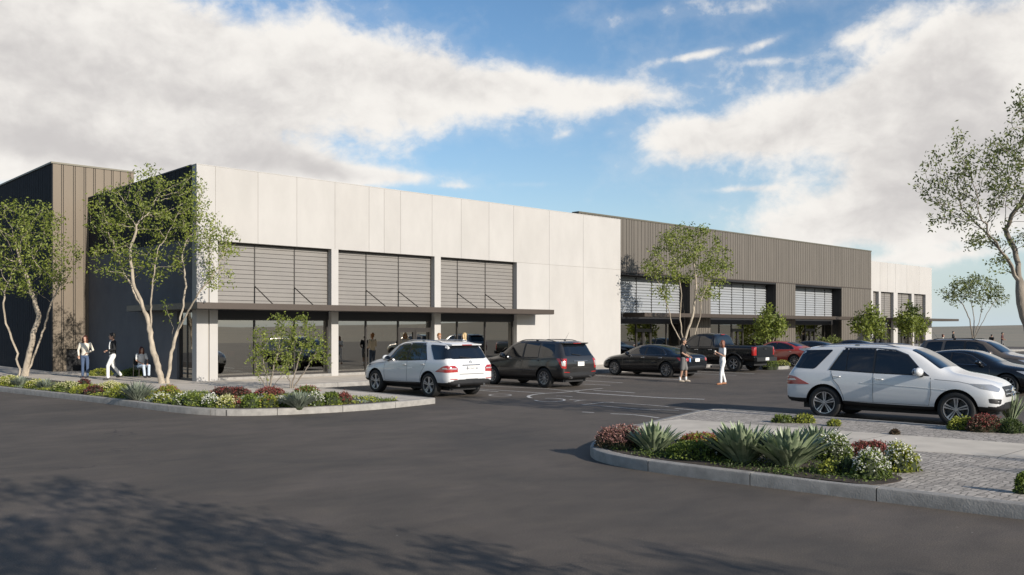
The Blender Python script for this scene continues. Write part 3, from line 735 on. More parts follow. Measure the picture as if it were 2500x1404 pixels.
class Skin:
    """lays window panes, lamps and trim onto a car body by casting them against its surface"""
    def __init__(s, me):
        bm = bmesh.new(); bm.from_mesh(me); s.t = BVHTree.FromBMesh(bm); bm.free()
    def patch(s, mb, poly, o, a, b, d, off=.006, m=0, maxlen=.11, thick=.02):
        o, a, b, d = Vector(o), Vector(a), Vector(b), Vector(d).normalized()
        bm = bmesh.new(); f = bm.faces.new([bm.verts.new((x, y, 0)) for x, y in poly])
        bmesh.ops.triangulate(bm, faces=[f])
        for _ in range(5):
            es = [e for e in bm.edges if e.calc_length() > maxlen]
            if not es: break
            bmesh.ops.subdivide_edges(bm, edges=es, cuts=1, use_grid_fill=True); bmesh.ops.triangulate(bm, faces=[f for f in bm.faces if len(f.verts) > 3])
        base = []; miss = []
        for v in bm.verts:
            p = o+a*v.co.x+b*v.co.y; h = s.t.ray_cast(p, d)
            if h[0] is None: miss.append(v); base.append(None)
            else: base.append(h[0]-d*off)
        bm.verts.ensure_lookup_table()
        for i, v in enumerate(bm.verts):
            if base[i] is None:
                near = [base[e.other_vert(v).index] for e in v.link_edges if base[e.other_vert(v).index] is not None]
                p = o+a*v.co.x+b*v.co.y
                if near: dist = sum((q-p).dot(d) for q in near)/len(near); base[i] = p+d*dist
                else: h = s.t.find_nearest(p); base[i] = h[0]-d*off
        vs = [tuple(p) for p in base]; bm.verts.index_update()
        fs = [tuple(v.index for v in f.verts) for f in bm.faces]
        # skirt back into the body so that the pane has an edge
        bd = [e for e in bm.edges if e.is_boundary]; n0 = len(vs); mp = {}
        for e in bd:
            for v in e.verts:
                if v.index not in mp: mp[v.index] = len(vs); vs.append(tuple(base[v.index]+d*thick))
        for e in bd:
            i, j = e.verts[0].index, e.verts[1].index; fs.append((i, j, mp[j], mp[i]))
        bm.free(); mb.add(vs, fs, m); return mb
    def side(s, mb, poly, sg, **k): return s.patch(mb, poly, (0, 3*sg, 0), (1, 0, 0), (0, 0, 1), (0, -sg, 0), **k)
    def rear(s, mb, poly, **k): return s.patch(mb, poly, (-6, 0, 0), (0, 1, 0), (0, 0, 1), (1, 0, 0), **k)
    def front(s, mb, poly, **k): return s.patch(mb, poly, (6, 0, 0), (0, 1, 0), (0, 0, 1), (-1, 0, 0), **k)
    def shield(s, mb, poly, x0, z0, tilt, **k):   # windscreen or rear window seen along its normal; poly in (y, along the slope)
        c_, s_ = cos(tilt), sin(tilt); g = 1 if s_ > 0 else -1
        return s.patch(mb, poly, (x0+4*s_, 0, z0+4*c_), (0, 1, 0), (-c_*g, 0, s_*g), (-s_, 0, -c_), **k)
    def diag(s, mb, poly, fr, sg, **k):           # lamp round a corner: poly in (along the diagonal, z); + is towards the flank
        dx = 1 if fr < 0 else -1; r2 = .70711
        return s.patch(mb, poly, (-dx*4, sg*4, 0), (dx*r2, sg*r2, 0), (0, 0, 1), (dx*r2, -sg*r2, 0), **k)
    def at_side(s, x, z, sg):
        h = s.t.ray_cast(Vector((x, 3*sg, z)), Vector((0, -sg, 0))); return h[0] if h[0] else Vector((x, .9*sg, z))
    def at_top(s, x, y):
        h = s.t.ray_cast(Vector((x, y, 4)), Vector((0, 0, -1))); return h[0] if h[0] else Vector((x, y, 1.4))
    def at_rear(s, y, z):
        h = s.t.ray_cast(Vector((-6, y, z)), Vector((1, 0, 0))); return h[0] if h[0] else Vector((-2.3, y, z))
    def at_front(s, y, z):
        h = s.t.ray_cast(Vector((6, y, z)), Vector((-1, 0, 0))); return h[0] if h[0] else Vector((2.3, y, z))
    def seam(s, mb, pts, sg, w=.007, m=0):
        for a, b in zip(pts, pts[1:]):
            n = max(2, int((Vector(b)-Vector(a)).length/.1)); q = [s.at_side(a[0]+(b[0]-a[0])*i/n, a[1]+(b[1]-a[1])*i/n, sg) for i in range(n+1)]
            mb.tube([p+Vector((0, sg*.0015, 0)) for p in q], w/2, 4, m)

def star_badge(mb, c, nx, r, m=0):               # ring with three spokes facing along x
    K = 20; c = Vector(c)
    mb.tube([c+Vector((0, r*cos(2*pi*i/K), r*sin(2*pi*i/K))) for i in range(K+1)], r*.11, 5, m)
    for a in (90, 210, 330): mb.tube([c, c+Vector((0, r*cos(R(a)), r*sin(R(a))))], [r*.17, r*.05], 4, m)

def wheel_meshes(r, wd, spokes, rim_r, dark=False):
    t = MB(); w = wd/2
    t.lathe([(rim_r*.97, -w*.82), (rim_r+.015, -w*.95), (r-.06, -w), (r-.018, -w*.9), (r, -w*.68), (r+.001, 0), (r, w*.68), (r-.018, w*.9), (r-.06, w), (rim_r+.015, w*.95), (rim_r*.97, w*.82)], 40)
    tm = t.mesh('wheel', M['tyre'], smooth=35, fix=True)
    q = MB()                                      # outer face looks along +y
    q.lathe([(rim_r, w*.86), (rim_r*.995, w*.96), (rim_r*.945, w*.95), (rim_r*.915, w*.55), (rim_r*.9, -w*.8)], 40, 0)
    q.lathe([(rim_r*.9, -w*.1), (.0, -w*.1)], 32, 1); q.lathe([(.16, w*.02), (.155, w*.1), (.0, w*.1)], 24, 1)
    hub = rim_r*.2
    q.lathe([(.0, w*.84), (hub*.8, w*.84), (hub, w*.7), (hub, w*.2)], 20, 0)
    for i in range(spokes if spokes < 9 else spokes):
        a = 2*pi*i/spokes+pi/2
        for dd in ((-.155, .155) if spokes == 5 else (0,)):
            a0 = a+dd*(.9 if spokes == 5 else 0); rd0 = Vector((cos(a0), 0, sin(a0))); tg = Vector((-sin(a), 0, cos(a)))
            w0, w1 = (.016, .021) if spokes == 5 else ((.022, .026) if spokes < 9 else (.013, .017))
            i0 = Vector((cos(a), 0, sin(a)))*hub*.7+tg*(dd*.09); o0 = rd0*rim_r*.935
            y0, y1 = w*.78, w*.84
            vs = []
            for c_, ww, yy in ((i0, w0, y0), ((i0+o0)/2, (w0+w1)/2, y0*.97), (o0, w1*1.25, y1)):
                vs += [c_-tg*ww+Vector((0, yy-.012, 0)), c_-tg*ww*.6+Vector((0, yy, 0)), c_+tg*ww*.6+Vector((0, yy, 0)), c_+tg*ww+Vector((0, yy-.012, 0)), c_+tg*ww*.9+Vector((0, yy-.06, 0)), c_-tg*ww*.9+Vector((0, yy-.06, 0))]
            fs = [(s_*6+j, s_*6+(j+1) % 6, s_*6+6+(j+1) % 6, s_*6+6+j) for s_ in range(2) for j in range(6)]
            q.add(vs, fs, 0)
    for i in range(5):
        a = 2*pi*i/5+.6; q.ell((hub*.55*cos(a), w*.84, hub*.55*sin(a)), (.009, .006, .009), 6, 4, 1)
    rm = q.mesh('rim', [M['rim_dark'] if dark else M['rim'], M['rim_dark']], smooth=35, fix=True)
    return tm, rm

def put_wheels(root, axles, track, tm, rm):
    for ax in axles:
        for sg in (1, -1):
            w = link('wheel', tm, root); r = tm['r']; w.location = (ax, sg*track, r)
            q = link('rim', rm, w)
            if sg < 0: q.rotation_euler = (0, 0, pi)

def mirror_parts(root, sk, x, z, sg, mats, big=1.):
    p = sk.at_side(x, z, sg); b = MB(); y0 = p.y+sg*.10*big
    rt = Matrix.Rotation(.18*sg, 3, 'Z')
    b.ell((p.x+.02, y0+sg*.02, z+.09), (.075*big, .125*big, .085*big), 14, 10, 0, rt)
    b.tube([(p.x+.04, p.y-sg*.02, z), (p.x+.03, y0, z+.035)], [.045, .03], 8, 1)
    o = b.build('mirror', mats, root, smooth=50)
    g = MB(); g.ell((p.x-.058*big, y0+sg*.02, z+.09), (.012, .105*big, .068*big), 14, 8, 0, rt); g.build('mirror_glass', M['chrome'], o, smooth=50)
    return o

def handle(root, sk, x, z, sg, m, L_=.2):
    b = MB(); p = sk.at_side(x, z, sg); q = sk.at_side(x-L_, z+.012, sg)
    b.tube([p+Vector((0, -sg*.01, 0)), p+Vector((-.025, sg*.024, 0)), q+Vector((.025, sg*.024, 0)), q+Vector((0, -sg*.01, 0))], [.011, .014, .014, .011], 8, 0, True, 1.)
    o = b.build('door_handle', m, root, smooth=40); return o

def rail(root, sk, y, x0, x1, m, rise=.05, r=.018):
    b = MB(); n = 12; pts = []
    for i in range(n+1):
        x = x0+(x1-x0)*i/n; p = sk.at_top(x, y); e = min(i, n-i)/n; h = rise*min(1, e*7)
        pts.append((p.x, y, p.z+h-.006))
    b.tube(pts, [.012]+[r]*(n-1)+[.012], 8, 0, True, .8)
    p = sk.at_top((x0+x1)/2, y); b.box(p.x-.05, p.x+.05, y-.014, y+.014, p.z-.02, p.z+rise)
    b.build('roof_rail', m, root, smooth=50)

def text_mesh(body, size, m, name, parent, loc, rot):
    cu = bpy.data.curves.new('t', 'FONT'); cu.body = body; cu.size = size; cu.align_x = 'CENTER'; cu.align_y = 'CENTER'; cu.extrude = .0015; cu.resolution_u = 2
    o = bpy.data.objects.new('t', cu); COL.objects.link(o); dg = bpy.context.evaluated_depsgraph_get(); dg.update()
    me = bpy.data.meshes.new_from_object(o.evaluated_get(dg)); bpy.data.objects.remove(o); bpy.data.curves.remove(cu)
    me.materials.clear(); me.materials.append(m); q = link(name, me, parent); q.location = loc; q.rotation_euler = rot; return q

def number_plate(root, x, z, w=.33, h=.155, writing=None, tilt=.06):
    p = MB(); p.obox((x, 0, z), (.006, 0, 0), (0, w/2, 0), (.0, 0, h/2)); p = p.build('number_plate', M['plate'], root)
    if writing: text_mesh(writing, .085, M['plate_ink'], 'plate_writing', p, (x-.0075, 0, z-.008), (R(90), 0, R(-90)))
    return p

def make_suv(kind, label, cat, paint, group=None):
    """kind 'round': the white ones; 'square': the dark one"""
    sq = kind == 'square'
    root = thing('parked_suv', label, cat, group=group)
    rw = .385 if not sq else .365; ax = (-1.4575, 1.4575) if not sq else (-1.41, 1.41)
    if not sq:
        st = [(-2.46, .46, .78, .83, .66, .66, .5), (-2.44, .40, .90, .98, .83, .81, .62), (-2.38, .37, 1.02, 1.12, .91, .88, .70), (-2.28, .35, 1.11, 1.28, .945, .91, .70),
              (-2.16, .34, 1.13, 1.53, .96, .915, .675), (-2.06, .34, 1.135, 1.69, .962, .918, .67), (-1.9, .34, 1.14, 1.735, .965, .92, .675), (-1.4575, .34, 1.14, 1.768, .965, .92, .685),
              (-.75, .30, 1.125, 1.79, .96, .92, .69), (0, .29, 1.10, 1.783, .955, .915, .69), (.42, .29, 1.08, 1.735, .955, .912, .68), (.80, .29, 1.06, 1.53, .955, .91, .69), (1.12, .30, 1.045, 1.29, .955, .905, .72),
              (1.30, .32, 1.035, 1.19, .957, .90, .74), (1.55, .34, 1.02, 1.155, .96, .89, .74), (1.90, .35, .97, 1.09, .95, .86, .69), (2.12, .35, .90, 1.02, .91, .81, .62), (2.26, .36, .80, .92, .82, .72, .52), (2.33, .42, .68, .78, .62, .56, .42)]
    else:
        st = [(-2.40, .46, .82, .88, .70, .70, .55), (-2.38, .40, .95, 1.02, .85, .83, .66), (-2.34, .37, 1.04, 1.16, .91, .88, .70), (-2.26, .35, 1.09, 1.30, .93, .90, .70),
              (-2.14, .34, 1.10, 1.52, .94, .905, .675), (-2.04, .34, 1.10, 1.685, .94, .905, .67), (-1.9, .34, 1.10, 1.715, .94, .905, .675), (-1.41, .34, 1.10, 1.74, .94, .905, .68),
              (-.75, .30, 1.09, 1.75, .935, .90, .68), (0, .29, 1.07, 1.74, .93, .90, .68), (.35, .29, 1.05, 1.70, .93, .895, .675), (.75, .29, 1.03, 1.48, .93, .89, .68), (1.10, .30, 1.015, 1.22, .93, .885, .70),
              (1.28, .32, 1.0, 1.14, .935, .88, .72), (1.55, .34, .985, 1.10, .935, .87, .72), (1.90, .35, .94, 1.04, .925, .84, .67), (2.10, .35, .87, .97, .88, .79, .6), (2.24, .36, .77, .87, .79, .7, .5), (2.31, .42, .66, .75, .6, .55, .4)]
    me = car_body(st, ax, rw, .62, clad=.13)
    me.materials[0] = paint; me.materials[1] = M['trim']; link('body', me, root); sk = Skin(me)
    dz = 0 if not sq else -.035
    for sg in (1, -1):
        tr = MB()                                 # black surround, panes on it
        if not sq:
            g = [[(.80, 1.115), (.72, 1.20), (.38, 1.545), (.12, 1.64), (-.28, 1.675), (-.28, 1.145)], [(-.335, 1.147), (-.335, 1.678), (-.93, 1.678), (-.93, 1.168)], [(-.955, 1.169), (-.955, 1.676), (-1.03, 1.672), (-1.31, 1.185)]]
            sk.side(tr, [(.90, 1.095), (.70, 1.245), (.40, 1.56), (.12, 1.665), (-.30, 1.70), (-1.05, 1.70), (-1.36, 1.165), (-.3, 1.122)], sg, off=.003)
            rearq = [(-1.30, 1.655), (-1.70, 1.185), (-2.20, 1.20), (-2.04, 1.63)]
        else:
            g = [[(.74, 1.075), (.66, 1.16), (.34, 1.50), (.10, 1.595), (-.26, 1.63), (-.26, 1.095)], [(-.36, 1.10), (-.36, 1.635), (-1.06, 1.635), (-1.10, 1.115)]]
            sk.side(tr, [(.84, 1.06), (.64, 1.20), (.36, 1.515), (.10, 1.618), (-.28, 1.653), (-1.09, 1.655), (-1.13, 1.095), (-.3, 1.075)], sg, off=.003)
            rearq = [(-1.20, 1.625), (-1.26, 1.13), (-1.93, 1.16), (-1.80, 1.60)]
        t = tr.build('window_surround', M['trim'], root, smooth=30)
        for p in g: sk.side(MB(), round_poly(p, .12), sg, off=.008, thick=.006).build('side_window', M['car_glass'], t, smooth=30)
        if not sq: sk.diag(MB() if False else (dp := MB()), [(-.70, 1.21), (-1.22, 1.235), (-1.16, 1.60), (-.66, 1.62)], -1, sg, off=.004, thick=.01); dp.build('corner_glass', M['car_glass'], root, smooth=30)
        sk.side(MB(), round_poly(rearq, .16), sg, off=.006, thick=.01).build('quarter_window', M['car_glass'], root, smooth=30)
        # chrome line under and over the glass
        s_ = MB(); top = [(.90, 1.10+dz), (.70, 1.25+dz), (.40, 1.567+dz), (.12, 1.672+dz), (-.30, 1.707+dz), (-1.05, 1.707+dz), (-1.36, 1.165+dz)] if not sq else [(.84, 1.058), (-.3, 1.072), (-1.13, 1.092)]
        sk.seam(s_, top, sg, .014); s_.build('window_strip', M['chrome'] if not sq else M['trim'], root)
        s_ = MB()                                  # door gaps and the pressed lines
        sk.seam(s_, [(.93, 1.06+dz), (.95, .72), (.90, .45)], sg, .010); sk.seam(s_, [(-.31, 1.12+dz), (-.31, .45)], sg, .010)
        sk.seam(s_, [(-1.30, 1.15+dz), (-1.24, .95), (-1.10, .80), (-1.02, .62), (-.98, .45)], sg, .010); sk.seam(s_, [(.90, .45), (-.98, .45)], sg, .008)
        sk.seam(s_, [(1.02, 1.03+dz), (1.5, 1.0+dz), (2.0, .90+dz)], sg, .008)
        s_.build('door_gap', M['gap'], root)
        if not sq:
            s_ = MB(); sk.seam(s_, [(1.28, .80), (.6, .845), (-.6, .89)], sg, .012); s_.build('crease', paint, root, smooth=30)
        else:
            s_ = MB(); sk.seam(s_, [(.85, .62), (-.95, .64)], sg, .03); s_.build('side_moulding', M['rim_dark'], root, smooth=30)
        for x in (.0, -.98): handle(root, sk, x-.08, .99+dz if x == 0 else 1.02+dz, sg, paint if not sq else M['trim'])
        mirror_parts(root, sk, .70, 1.10+dz, sg, [paint, M['trim']], 1.15)
        rail(root, sk, sg*.60, -1.75, .18, M['rim'] if not sq else M['trim'], .05)
        # lamps
        if not sq:
            sk.diag(L1 := MB(), [(-.60, .815), (-.86, .985), (-.98, 1.015), (-1.24, 1.01), (-1.33, .93), (-1.34, .81), (-1.0, .795)], -1, sg, off=.008)
            L1.build('tail_light', M['red_lamp'], root, smooth=30)
            sk.diag(L1 := MB(), [(-.84, .905), (-.88, .935), (-1.30, .93), (-1.31, .895)], -1, sg, off=.012); L1.build('reversing_light', M['clear_lamp'], root, smooth=30)
        else:
            sk.diag(L1 := MB(), [(-.80, 1.09), (-1.0, .74), (-1.16, .72), (-1.18, 1.08)], -1, sg, off=.008); L1.build('tail_light', M['red_lamp'], root, smooth=30)
            sk.diag(L1 := MB(), [(-.97, .98), (-1.0, .83), (-1.13, .81), (-1.14, 1.0)], -1, sg, off=.012); L1.build('reversing_light', M['clear_lamp'], root, smooth=30)
        sk.diag(L1 := MB(), round_poly([(-.56, .965+dz), (-.74, .86+dz), (-1.08, .79+dz), (-1.18, .86+dz), (-.98, .955+dz)], .2), 1, sg, off=.007); L1.build('headlight', M['head_lamp'], root, smooth=30)
        sk.diag(L1 := MB(), round_poly([(-.84, .66), (-.86, .56), (-1.12, .53), (-1.16, .64)], .3), 1, sg, off=.004); L1.build('bumper_vent', M['trim'], root, smooth=30)
        sk.rear(L1 := MB(), [(sg*.58, .575), (sg*.84, .585), (sg*.84, .61), (sg*.58, .60)], off=.006); L1.build('reflector', M['red_lamp'], root)
    z0 = 1.16+dz
    sk.rear(w := MB(), round_poly([(-.70, z0+.05), (.70, z0+.05), (.60, z0+.46), (-.60, z0+.46)], .12), off=.008, thick=.012, maxlen=.15); rw_ = w.build('rear_window', M['car_glass'], root, smooth=30)
    wp = MB(); a = sk.at_rear(-.05, z0+.07); b = sk.at_rear(.38, z0+.12); wp.tube([a+Vector((-.03, 0, 0)), b+Vector((-.03, 0, 0))], .012, 6); wp.build('wiper', M['trim'], rw_)
    sk.shield(w := MB(), round_poly([(-.72, -.40), (.72, -.40), (.60, .37), (-.60, .37)], .1), .78, 1.50+dz, R(33), off=.007, thick=.012, maxlen=.15); w.build('windscreen', M['car_glass'], root, smooth=30)
    # spoiler with brake light, handle bar, plate, badge, exhaust
    sp = MB(); za = sk.at_top(-1.98, 0).z
    sp.add([(x, y, z+za) for y, x, z in [(-.63, -1.90, -.02), (-.62, -2.22, -.045), (-.61, -2.215, -.075), (-.63, -2.04, -.115), (.63, -1.90, -.02), (.62, -2.22, -.045), (.61, -2.215, -.075), (.63, -2.04, -.115)]],
           [(0, 1, 5, 4), (1, 2, 6, 5), (2, 3, 7, 6), (0, 3, 2, 1), (4, 5, 6, 7), (3, 0, 4, 7)])
    spo = sp.build('spoiler', paint, root, smooth=50, fix=True)
    MB().box(-2.228, -2.205, -.2, .2, za-.072, za-.050).build('brake_light', M['red_lamp'], spo)
    hb = MB(); p = sk.at_rear(0, 1.02+dz); hb.tube([(sk.at_rear(y, 1.02+dz).x-.012, y, 1.02+dz) for y in (-.36, -.2, 0, .2, .36)], .016, 6); hb.build('tailgate_bar', M['rim'], root)
    number_plate(root, sk.at_rear(.0, .90+dz).x-.02, .92+dz, .34, .15, '1WGN01QA' if not sq else None)
    if not sq:
        bd = MB(); star_badge(bd, (sk.at_rear(0, 1.10).x-.012, 0, 1.105), -1, .05); bd.build('badge', M['chrome'], root)
    gp_ = MB(); sk.rear(gp_, [(-.5, .735), (.5, .735), (.5, .75), (-.5, .75)], off=.004); gp_.build('bumper_gap', M['gap'], root)
    ex = MB()
    for sg in (1, -1): ex.tube([(-2.30, sg*.52, .40), (-2.45, sg*.52, .395)], .045, 10)
    ex.build('exhaust', M['chrome'], root)
    # grille
    gz = .80+dz
    sk.front(gr := MB(), round_poly([(-.42, gz-.13), (.42, gz-.13), (.47, gz+.10), (-.47, gz+.10)], .2), off=.008); g0 = gr.build('grille', M['trim'], root, smooth=30)
    sl_ = MB()
    for z in (gz-.06, gz+.02): sl_.tube([(sk.at_front(y, z).x+.022, y, z) for y in (-.40, -.2, 0, .2, .40)], .02, 6)
    if not sq: star_badge(sl_, (sk.at_front(0, gz-.01).x+.045, 0, gz-.01), 1, .10)
    sl_.build('grille_bar', M['chrome'], g0)
    sk.front(gr := MB(), round_poly([(-.55, .44), (.55, .44), (.5, .56), (-.5, .56)], .2), off=.006); gr.build('air_intake', M['trim'], root, smooth=30)
    tm, rm = wheel_meshes(rw, .27 if not sq else .24, 5 if not sq else 10, .262 if not sq else .235); tm['r'] = rw
    put_wheels(root, ax, .82 if not sq else .80, tm, rm)
    if sq:
        an = MB(); p = sk.at_top(-1.72, .12); an.ell(p, (.06, .03, .03), 8, 6); an.tube([p, p+Vector((-.22, 0, .30))], [.006, .003], 5); an.build('aerial', M['trim'], root)
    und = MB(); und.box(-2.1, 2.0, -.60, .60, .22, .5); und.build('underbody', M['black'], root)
    return root

def make_sedan(label, cat, paint, group=None):
    root = thing('parked_sedan', label, cat, group=group)
    rw = .345; ax = (-1.475, 1.475)
    st = [(-2.50, .46, .74, .80, .60, .60, .46), (-2.47, .38, .83, .93, .80, .78, .6), (-2.38, .32, .91, 1.02, .87, .84, .66), (-2.1, .29, .945, 1.06, .92, .87, .67), (-1.75, .28, .955, 1.09, .935, .88, .66),
          (-1.45, .28, .955, 1.20, .94, .885, .62), (-1.1, .26, .95, 1.34, .94, .885, .59), (-.65, .24, .94, 1.43, .94, .885, .58), (-.1, .23, .925, 1.46, .935, .88, .58), (.3, .23, .915, 1.43, .935, .88, .58),
          (.70, .23, .905, 1.28, .935, .875, .595), (1.05, .24, .89, 1.09, .935, .87, .63), (1.25, .25, .88, 1.0, .935, .865, .66), (1.5, .27, .865, .965, .935, .85, .66), (1.9, .27, .81, .91, .92, .81, .62), (2.2, .28, .72, .82, .83, .72, .54), (2.36, .31, .61, .70, .67, .58, .42), (2.42, .38, .54, .61, .48, .44, .32)]
    me = car_body(st, ax, rw, .60, clad=.08, arch=.05); me.materials[0] = paint; me.materials[1] = M['trim']; link('body', me, root); sk = Skin(me)
    for sg in (1, -1):
        tr = MB(); dlo = [(.86, .955), (.62, 1.10), (.34, 1.265), (.1, 1.335), (-.25, 1.365), (-.7, 1.345), (-1.1, 1.25), (-1.42, 1.04), (-1.40, .995), (-.3, .975)]
        sk.side(tr, dlo, sg, off=.003); t = tr.build('window_surround', M['trim'], root, smooth=30)
        for p in ([(.76, .98), (.58, 1.09), (.32, 1.24), (.08, 1.31), (-.24, 1.335), (-.24, .995)], [(-.31, .997), (-.31, 1.338), (-.7, 1.318), (-1.06, 1.225), (-1.16, 1.012)], [(-1.19, 1.014), (-1.09, 1.205), (-1.34, 1.04), (-1.33, 1.016)]):
            sk.side(MB(), round_poly(p, .1), sg, off=.008, thick=.006).build('side_window', M['car_glass'], t, smooth=30)
        s_ = MB(); sk.seam(s_, dlo[:8]+[(-1.40, .995), (-.3, .975), (.86, .955)], sg, .014); s_.build('window_strip', M['chrome'], root)
        s_ = MB(); sk.seam(s_, [(.95, .90), (.98, .6), (.92, .36)], sg, .009); sk.seam(s_, [(-.275, .97), (-.275, .36)], sg, .009); sk.seam(s_, [(-1.38, .98), (-1.22, .8), (-1.08, .6), (-1.02, .36)], sg, .009); s_.build('door_gap', M['gap'], root)
        for x in (-.02, -1.0): handle(root, sk, x-.06, .86, sg, M['chrome'], .19)
        mirror_parts(root, sk, .66, .945, sg, [paint, M['trim']], 1.)
        sk.diag(L1 := MB(), round_poly([(-.80, .90), (-.92, .76), (-1.30, .74), (-1.34, .87)], .2), -1, sg, off=.007); L1.build('tail_light', M['red_lamp'], root, smooth=30)
        sk.diag(L1 := MB(), round_poly([(-.62, .80), (-.82, .68), (-1.14, .62), (-1.18, .70), (-.98, .78)], .2), 1, sg, off=.007); L1.build('headlight', M['head_lamp'], root, smooth=30)
    sk.shield(w := MB(), round_poly([(-.66, -.42), (.66, -.42), (.53, .38), (-.53, .38)], .1), .70, 1.27, R(25), off=.007, maxlen=.15, thick=.012); w.build('windscreen', M['car_glass'], root, smooth=30)
    sk.shield(w := MB(), round_poly([(-.62, -.36), (.62, -.36), (.52, .34), (-.52, .34)], .1), -1.17, 1.31, R(-21), off=.007, maxlen=.15, thick=.012); w.build('rear_window', M['car_glass'], root, smooth=30)
    number_plate(root, sk.at_rear(0, .78).x-.012, .78, .33, .14)
    tb = MB(); tb.tube([(sk.at_rear(y, .88).x-.008, y, .88) for y in (-.4, -.2, 0, .2, .4)], .012, 6); tb.build('boot_strip', M['chrome'], root)
    sk.rear(w := MB(), [(-.7, .40), (.7, .40), (.7, .47), (-.7, .47)], off=.004); w.build('rear_valance', M['trim'], root, smooth=30)
    sk.front(w := MB(), round_poly([(-.34, .50), (.34, .50), (.38, .66), (-.38, .66)], .2), off=.008); w.build('grille', M['trim'], root, smooth=30)
    tm, rm = wheel_meshes(rw, .24, 10, .245); tm['r'] = rw; put_wheels(root, ax, .80, tm, rm)
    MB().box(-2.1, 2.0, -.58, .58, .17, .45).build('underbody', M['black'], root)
    return root

def make_pickup(label):
    paint = M['p_black']; root = thing('parked_pickup', label, 'pickup truck'); rw = .41; ax = (-1.85, 1.85)
    st = [(-3.05, .62, 1.16, 1.29, .92, .92, .80), (-3.01, .58, 1.2, 1.335, .97, .95, .86), (-2.6, .56, 1.2, 1.34, .99, .96, .89), (-1.85, .54, 1.2, 1.34, .99, .96, .89), (-1.1, .50, 1.2, 1.34, .99, .96, .89), (-.76, .48, 1.2, 1.34, .99, .96, .89), (-.70, .48, 1.2, 1.36, .99, .96, .88),
          (-.64, .48, 1.2, 1.72, .99, .955, .78), (-.58, .48, 1.2, 1.86, .99, .955, .755), (-.2, .46, 1.2, 1.93, .99, .955, .745), (.4, .46, 1.2, 1.93, .99, .955, .745), (.80, .46, 1.19, 1.87, .99, .955, .745), (1.15, .46, 1.18, 1.62, .99, .95, .76), (1.45, .48, 1.16, 1.36, .985, .95, .82),
          (1.65, .50, 1.15, 1.28, .985, .945, .84), (2.2, .52, 1.12, 1.24, .985, .935, .84), (2.6, .54, 1.04, 1.17, .96, .90, .8), (2.74, .58, .92, 1.04, .88, .84, .74), (2.80, .64, .82, .92, .74, .72, .64)]
    me = car_body(st, ax, rw, .64, cut=(-2.94, -.78, -.80, .80, .85, 2.), clad=.10, arch=.09); me.materials[0] = paint; me.materials[1] = M['trim']; link('body', me, root); sk = Skin(me)
    for sg in (1, -1):
        tr = MB(); sk.side(tr, [(1.20, 1.235), (.98, 1.46), (.72, 1.70), (.4, 1.80), (-.52, 1.80), (-.54, 1.235)], sg, off=.003); t = tr.build('window_surround', M['trim'], root, smooth=30)
        for p in ([(1.10, 1.26), (.94, 1.44), (.68, 1.67), (.40, 1.77), (.30, 1.77), (.30, 1.26)], [(.22, 1.26), (.22, 1.77), (-.48, 1.77), (-.50, 1.26)]):
            sk.side(MB(), round_poly(p, .12), sg, off=.008, thick=.006).build('side_window', M['car_glass'], t, smooth=30)
        s_ = MB(); sk.seam(s_, [(1.28, 1.16), (1.30, .6)], sg, .01); sk.seam(s_, [(.26, 1.22), (.26, .58)], sg, .01); sk.seam(s_, [(-.56, 1.22), (-.58, .6)], sg, .01); sk.seam(s_, [(-.72, 1.3), (-.72, .58)], sg, .016); s_.build('door_gap', M['gap'], root)
        for x in (.48, -.36): handle(root, sk, x, 1.08, sg, M['chrome'], .22)
        mirror_parts(root, sk, 1.06, 1.22, sg, [paint, M['trim']], 1.3)
        sk.diag(L1 := MB(), [(-1.36, 1.26), (-1.36, .84), (-1.60, .84), (-1.60, 1.26)], -1, sg, off=.008); L1.build('tail_light', M['red_lamp'], root, smooth=30)
        sk.diag(L1 := MB(), round_poly([(-1.12, 1.04), (-1.14, .88), (-1.40, .86), (-1.44, 1.0)], .2), 1, sg, off=.007); L1.build('headlight', M['head_lamp'], root, smooth=30)
        for axx in ax:                             # flared wheel arch
            f = MB(); K = 18; pts = [sk.at_side(axx+(rw+.115)*cos(pi*i/K), rw+(rw+.115)*sin(pi*i/K)+.0, sg)+Vector((0, sg*.004, 0)) for i in range(1, K)]
            f.tube(pts, .032, 6); f.build('arch_flare', M['trim'], root, smooth=50)
        MB().box(-.55, 1.25, sg*.93-.07, sg*.93+.07, .36, .42).build('side_step', M['trim'], root)
    sk.rear(w := MB(), round_poly([(-.62, 1.42), (.62, 1.42), (.58, 1.78), (-.58, 1.78)], .1), off=.008, maxlen=.15); w.build('rear_window', M['car_glass'], root, smooth=30)
    MB().box(-.62, -.57, -.16, .16, 1.845, 1.875).build('brake_light', M['red_lamp'], root)
    sk.shield(w := MB(), round_poly([(-.74, -.34), (.74, -.34), (.64, .36), (-.64, .36)], .1), 1.13, 1.60, R(38), off=.007, maxlen=.15); w.build('windscreen', M['car_glass'], root, smooth=30)
    tg = MB(); xr = sk.at_rear(0, 1.05).x; sk.rear(tg, round_poly([(-.72, .80), (.72, .80), (.72, 1.25), (-.72, 1.25)], .06), off=.012); tgo = tg.build('tailgate', paint, root, smooth=30)
    MB().box(xr-.035, xr-.008, -.12, .12, 1.12, 1.18).build('tailgate_handle', M['trim'], tgo)
    bp = MB(); bp.box(-3.17, -3.0, -.93, .93, .55, .74); bp = bp.build('rear_bumper', M['rim_dark'], root)
    number_plate(root, -3.178, .66, .32, .14)
    MB().box(2.72, 2.86, -.92, .92, .56, .76).build('front_bumper', M['chrome'], root)
    sk.front(w := MB(), round_poly([(-.5, .80), (.5, .80), (.55, 1.06), (-.55, 1.06)], .15), off=.01); w.build('grille', M['trim'], root, smooth=30)
    tm, rm = wheel_meshes(rw, .29, 6, .245); tm['r'] = rw; put_wheels(root, ax, .84, tm, rm)
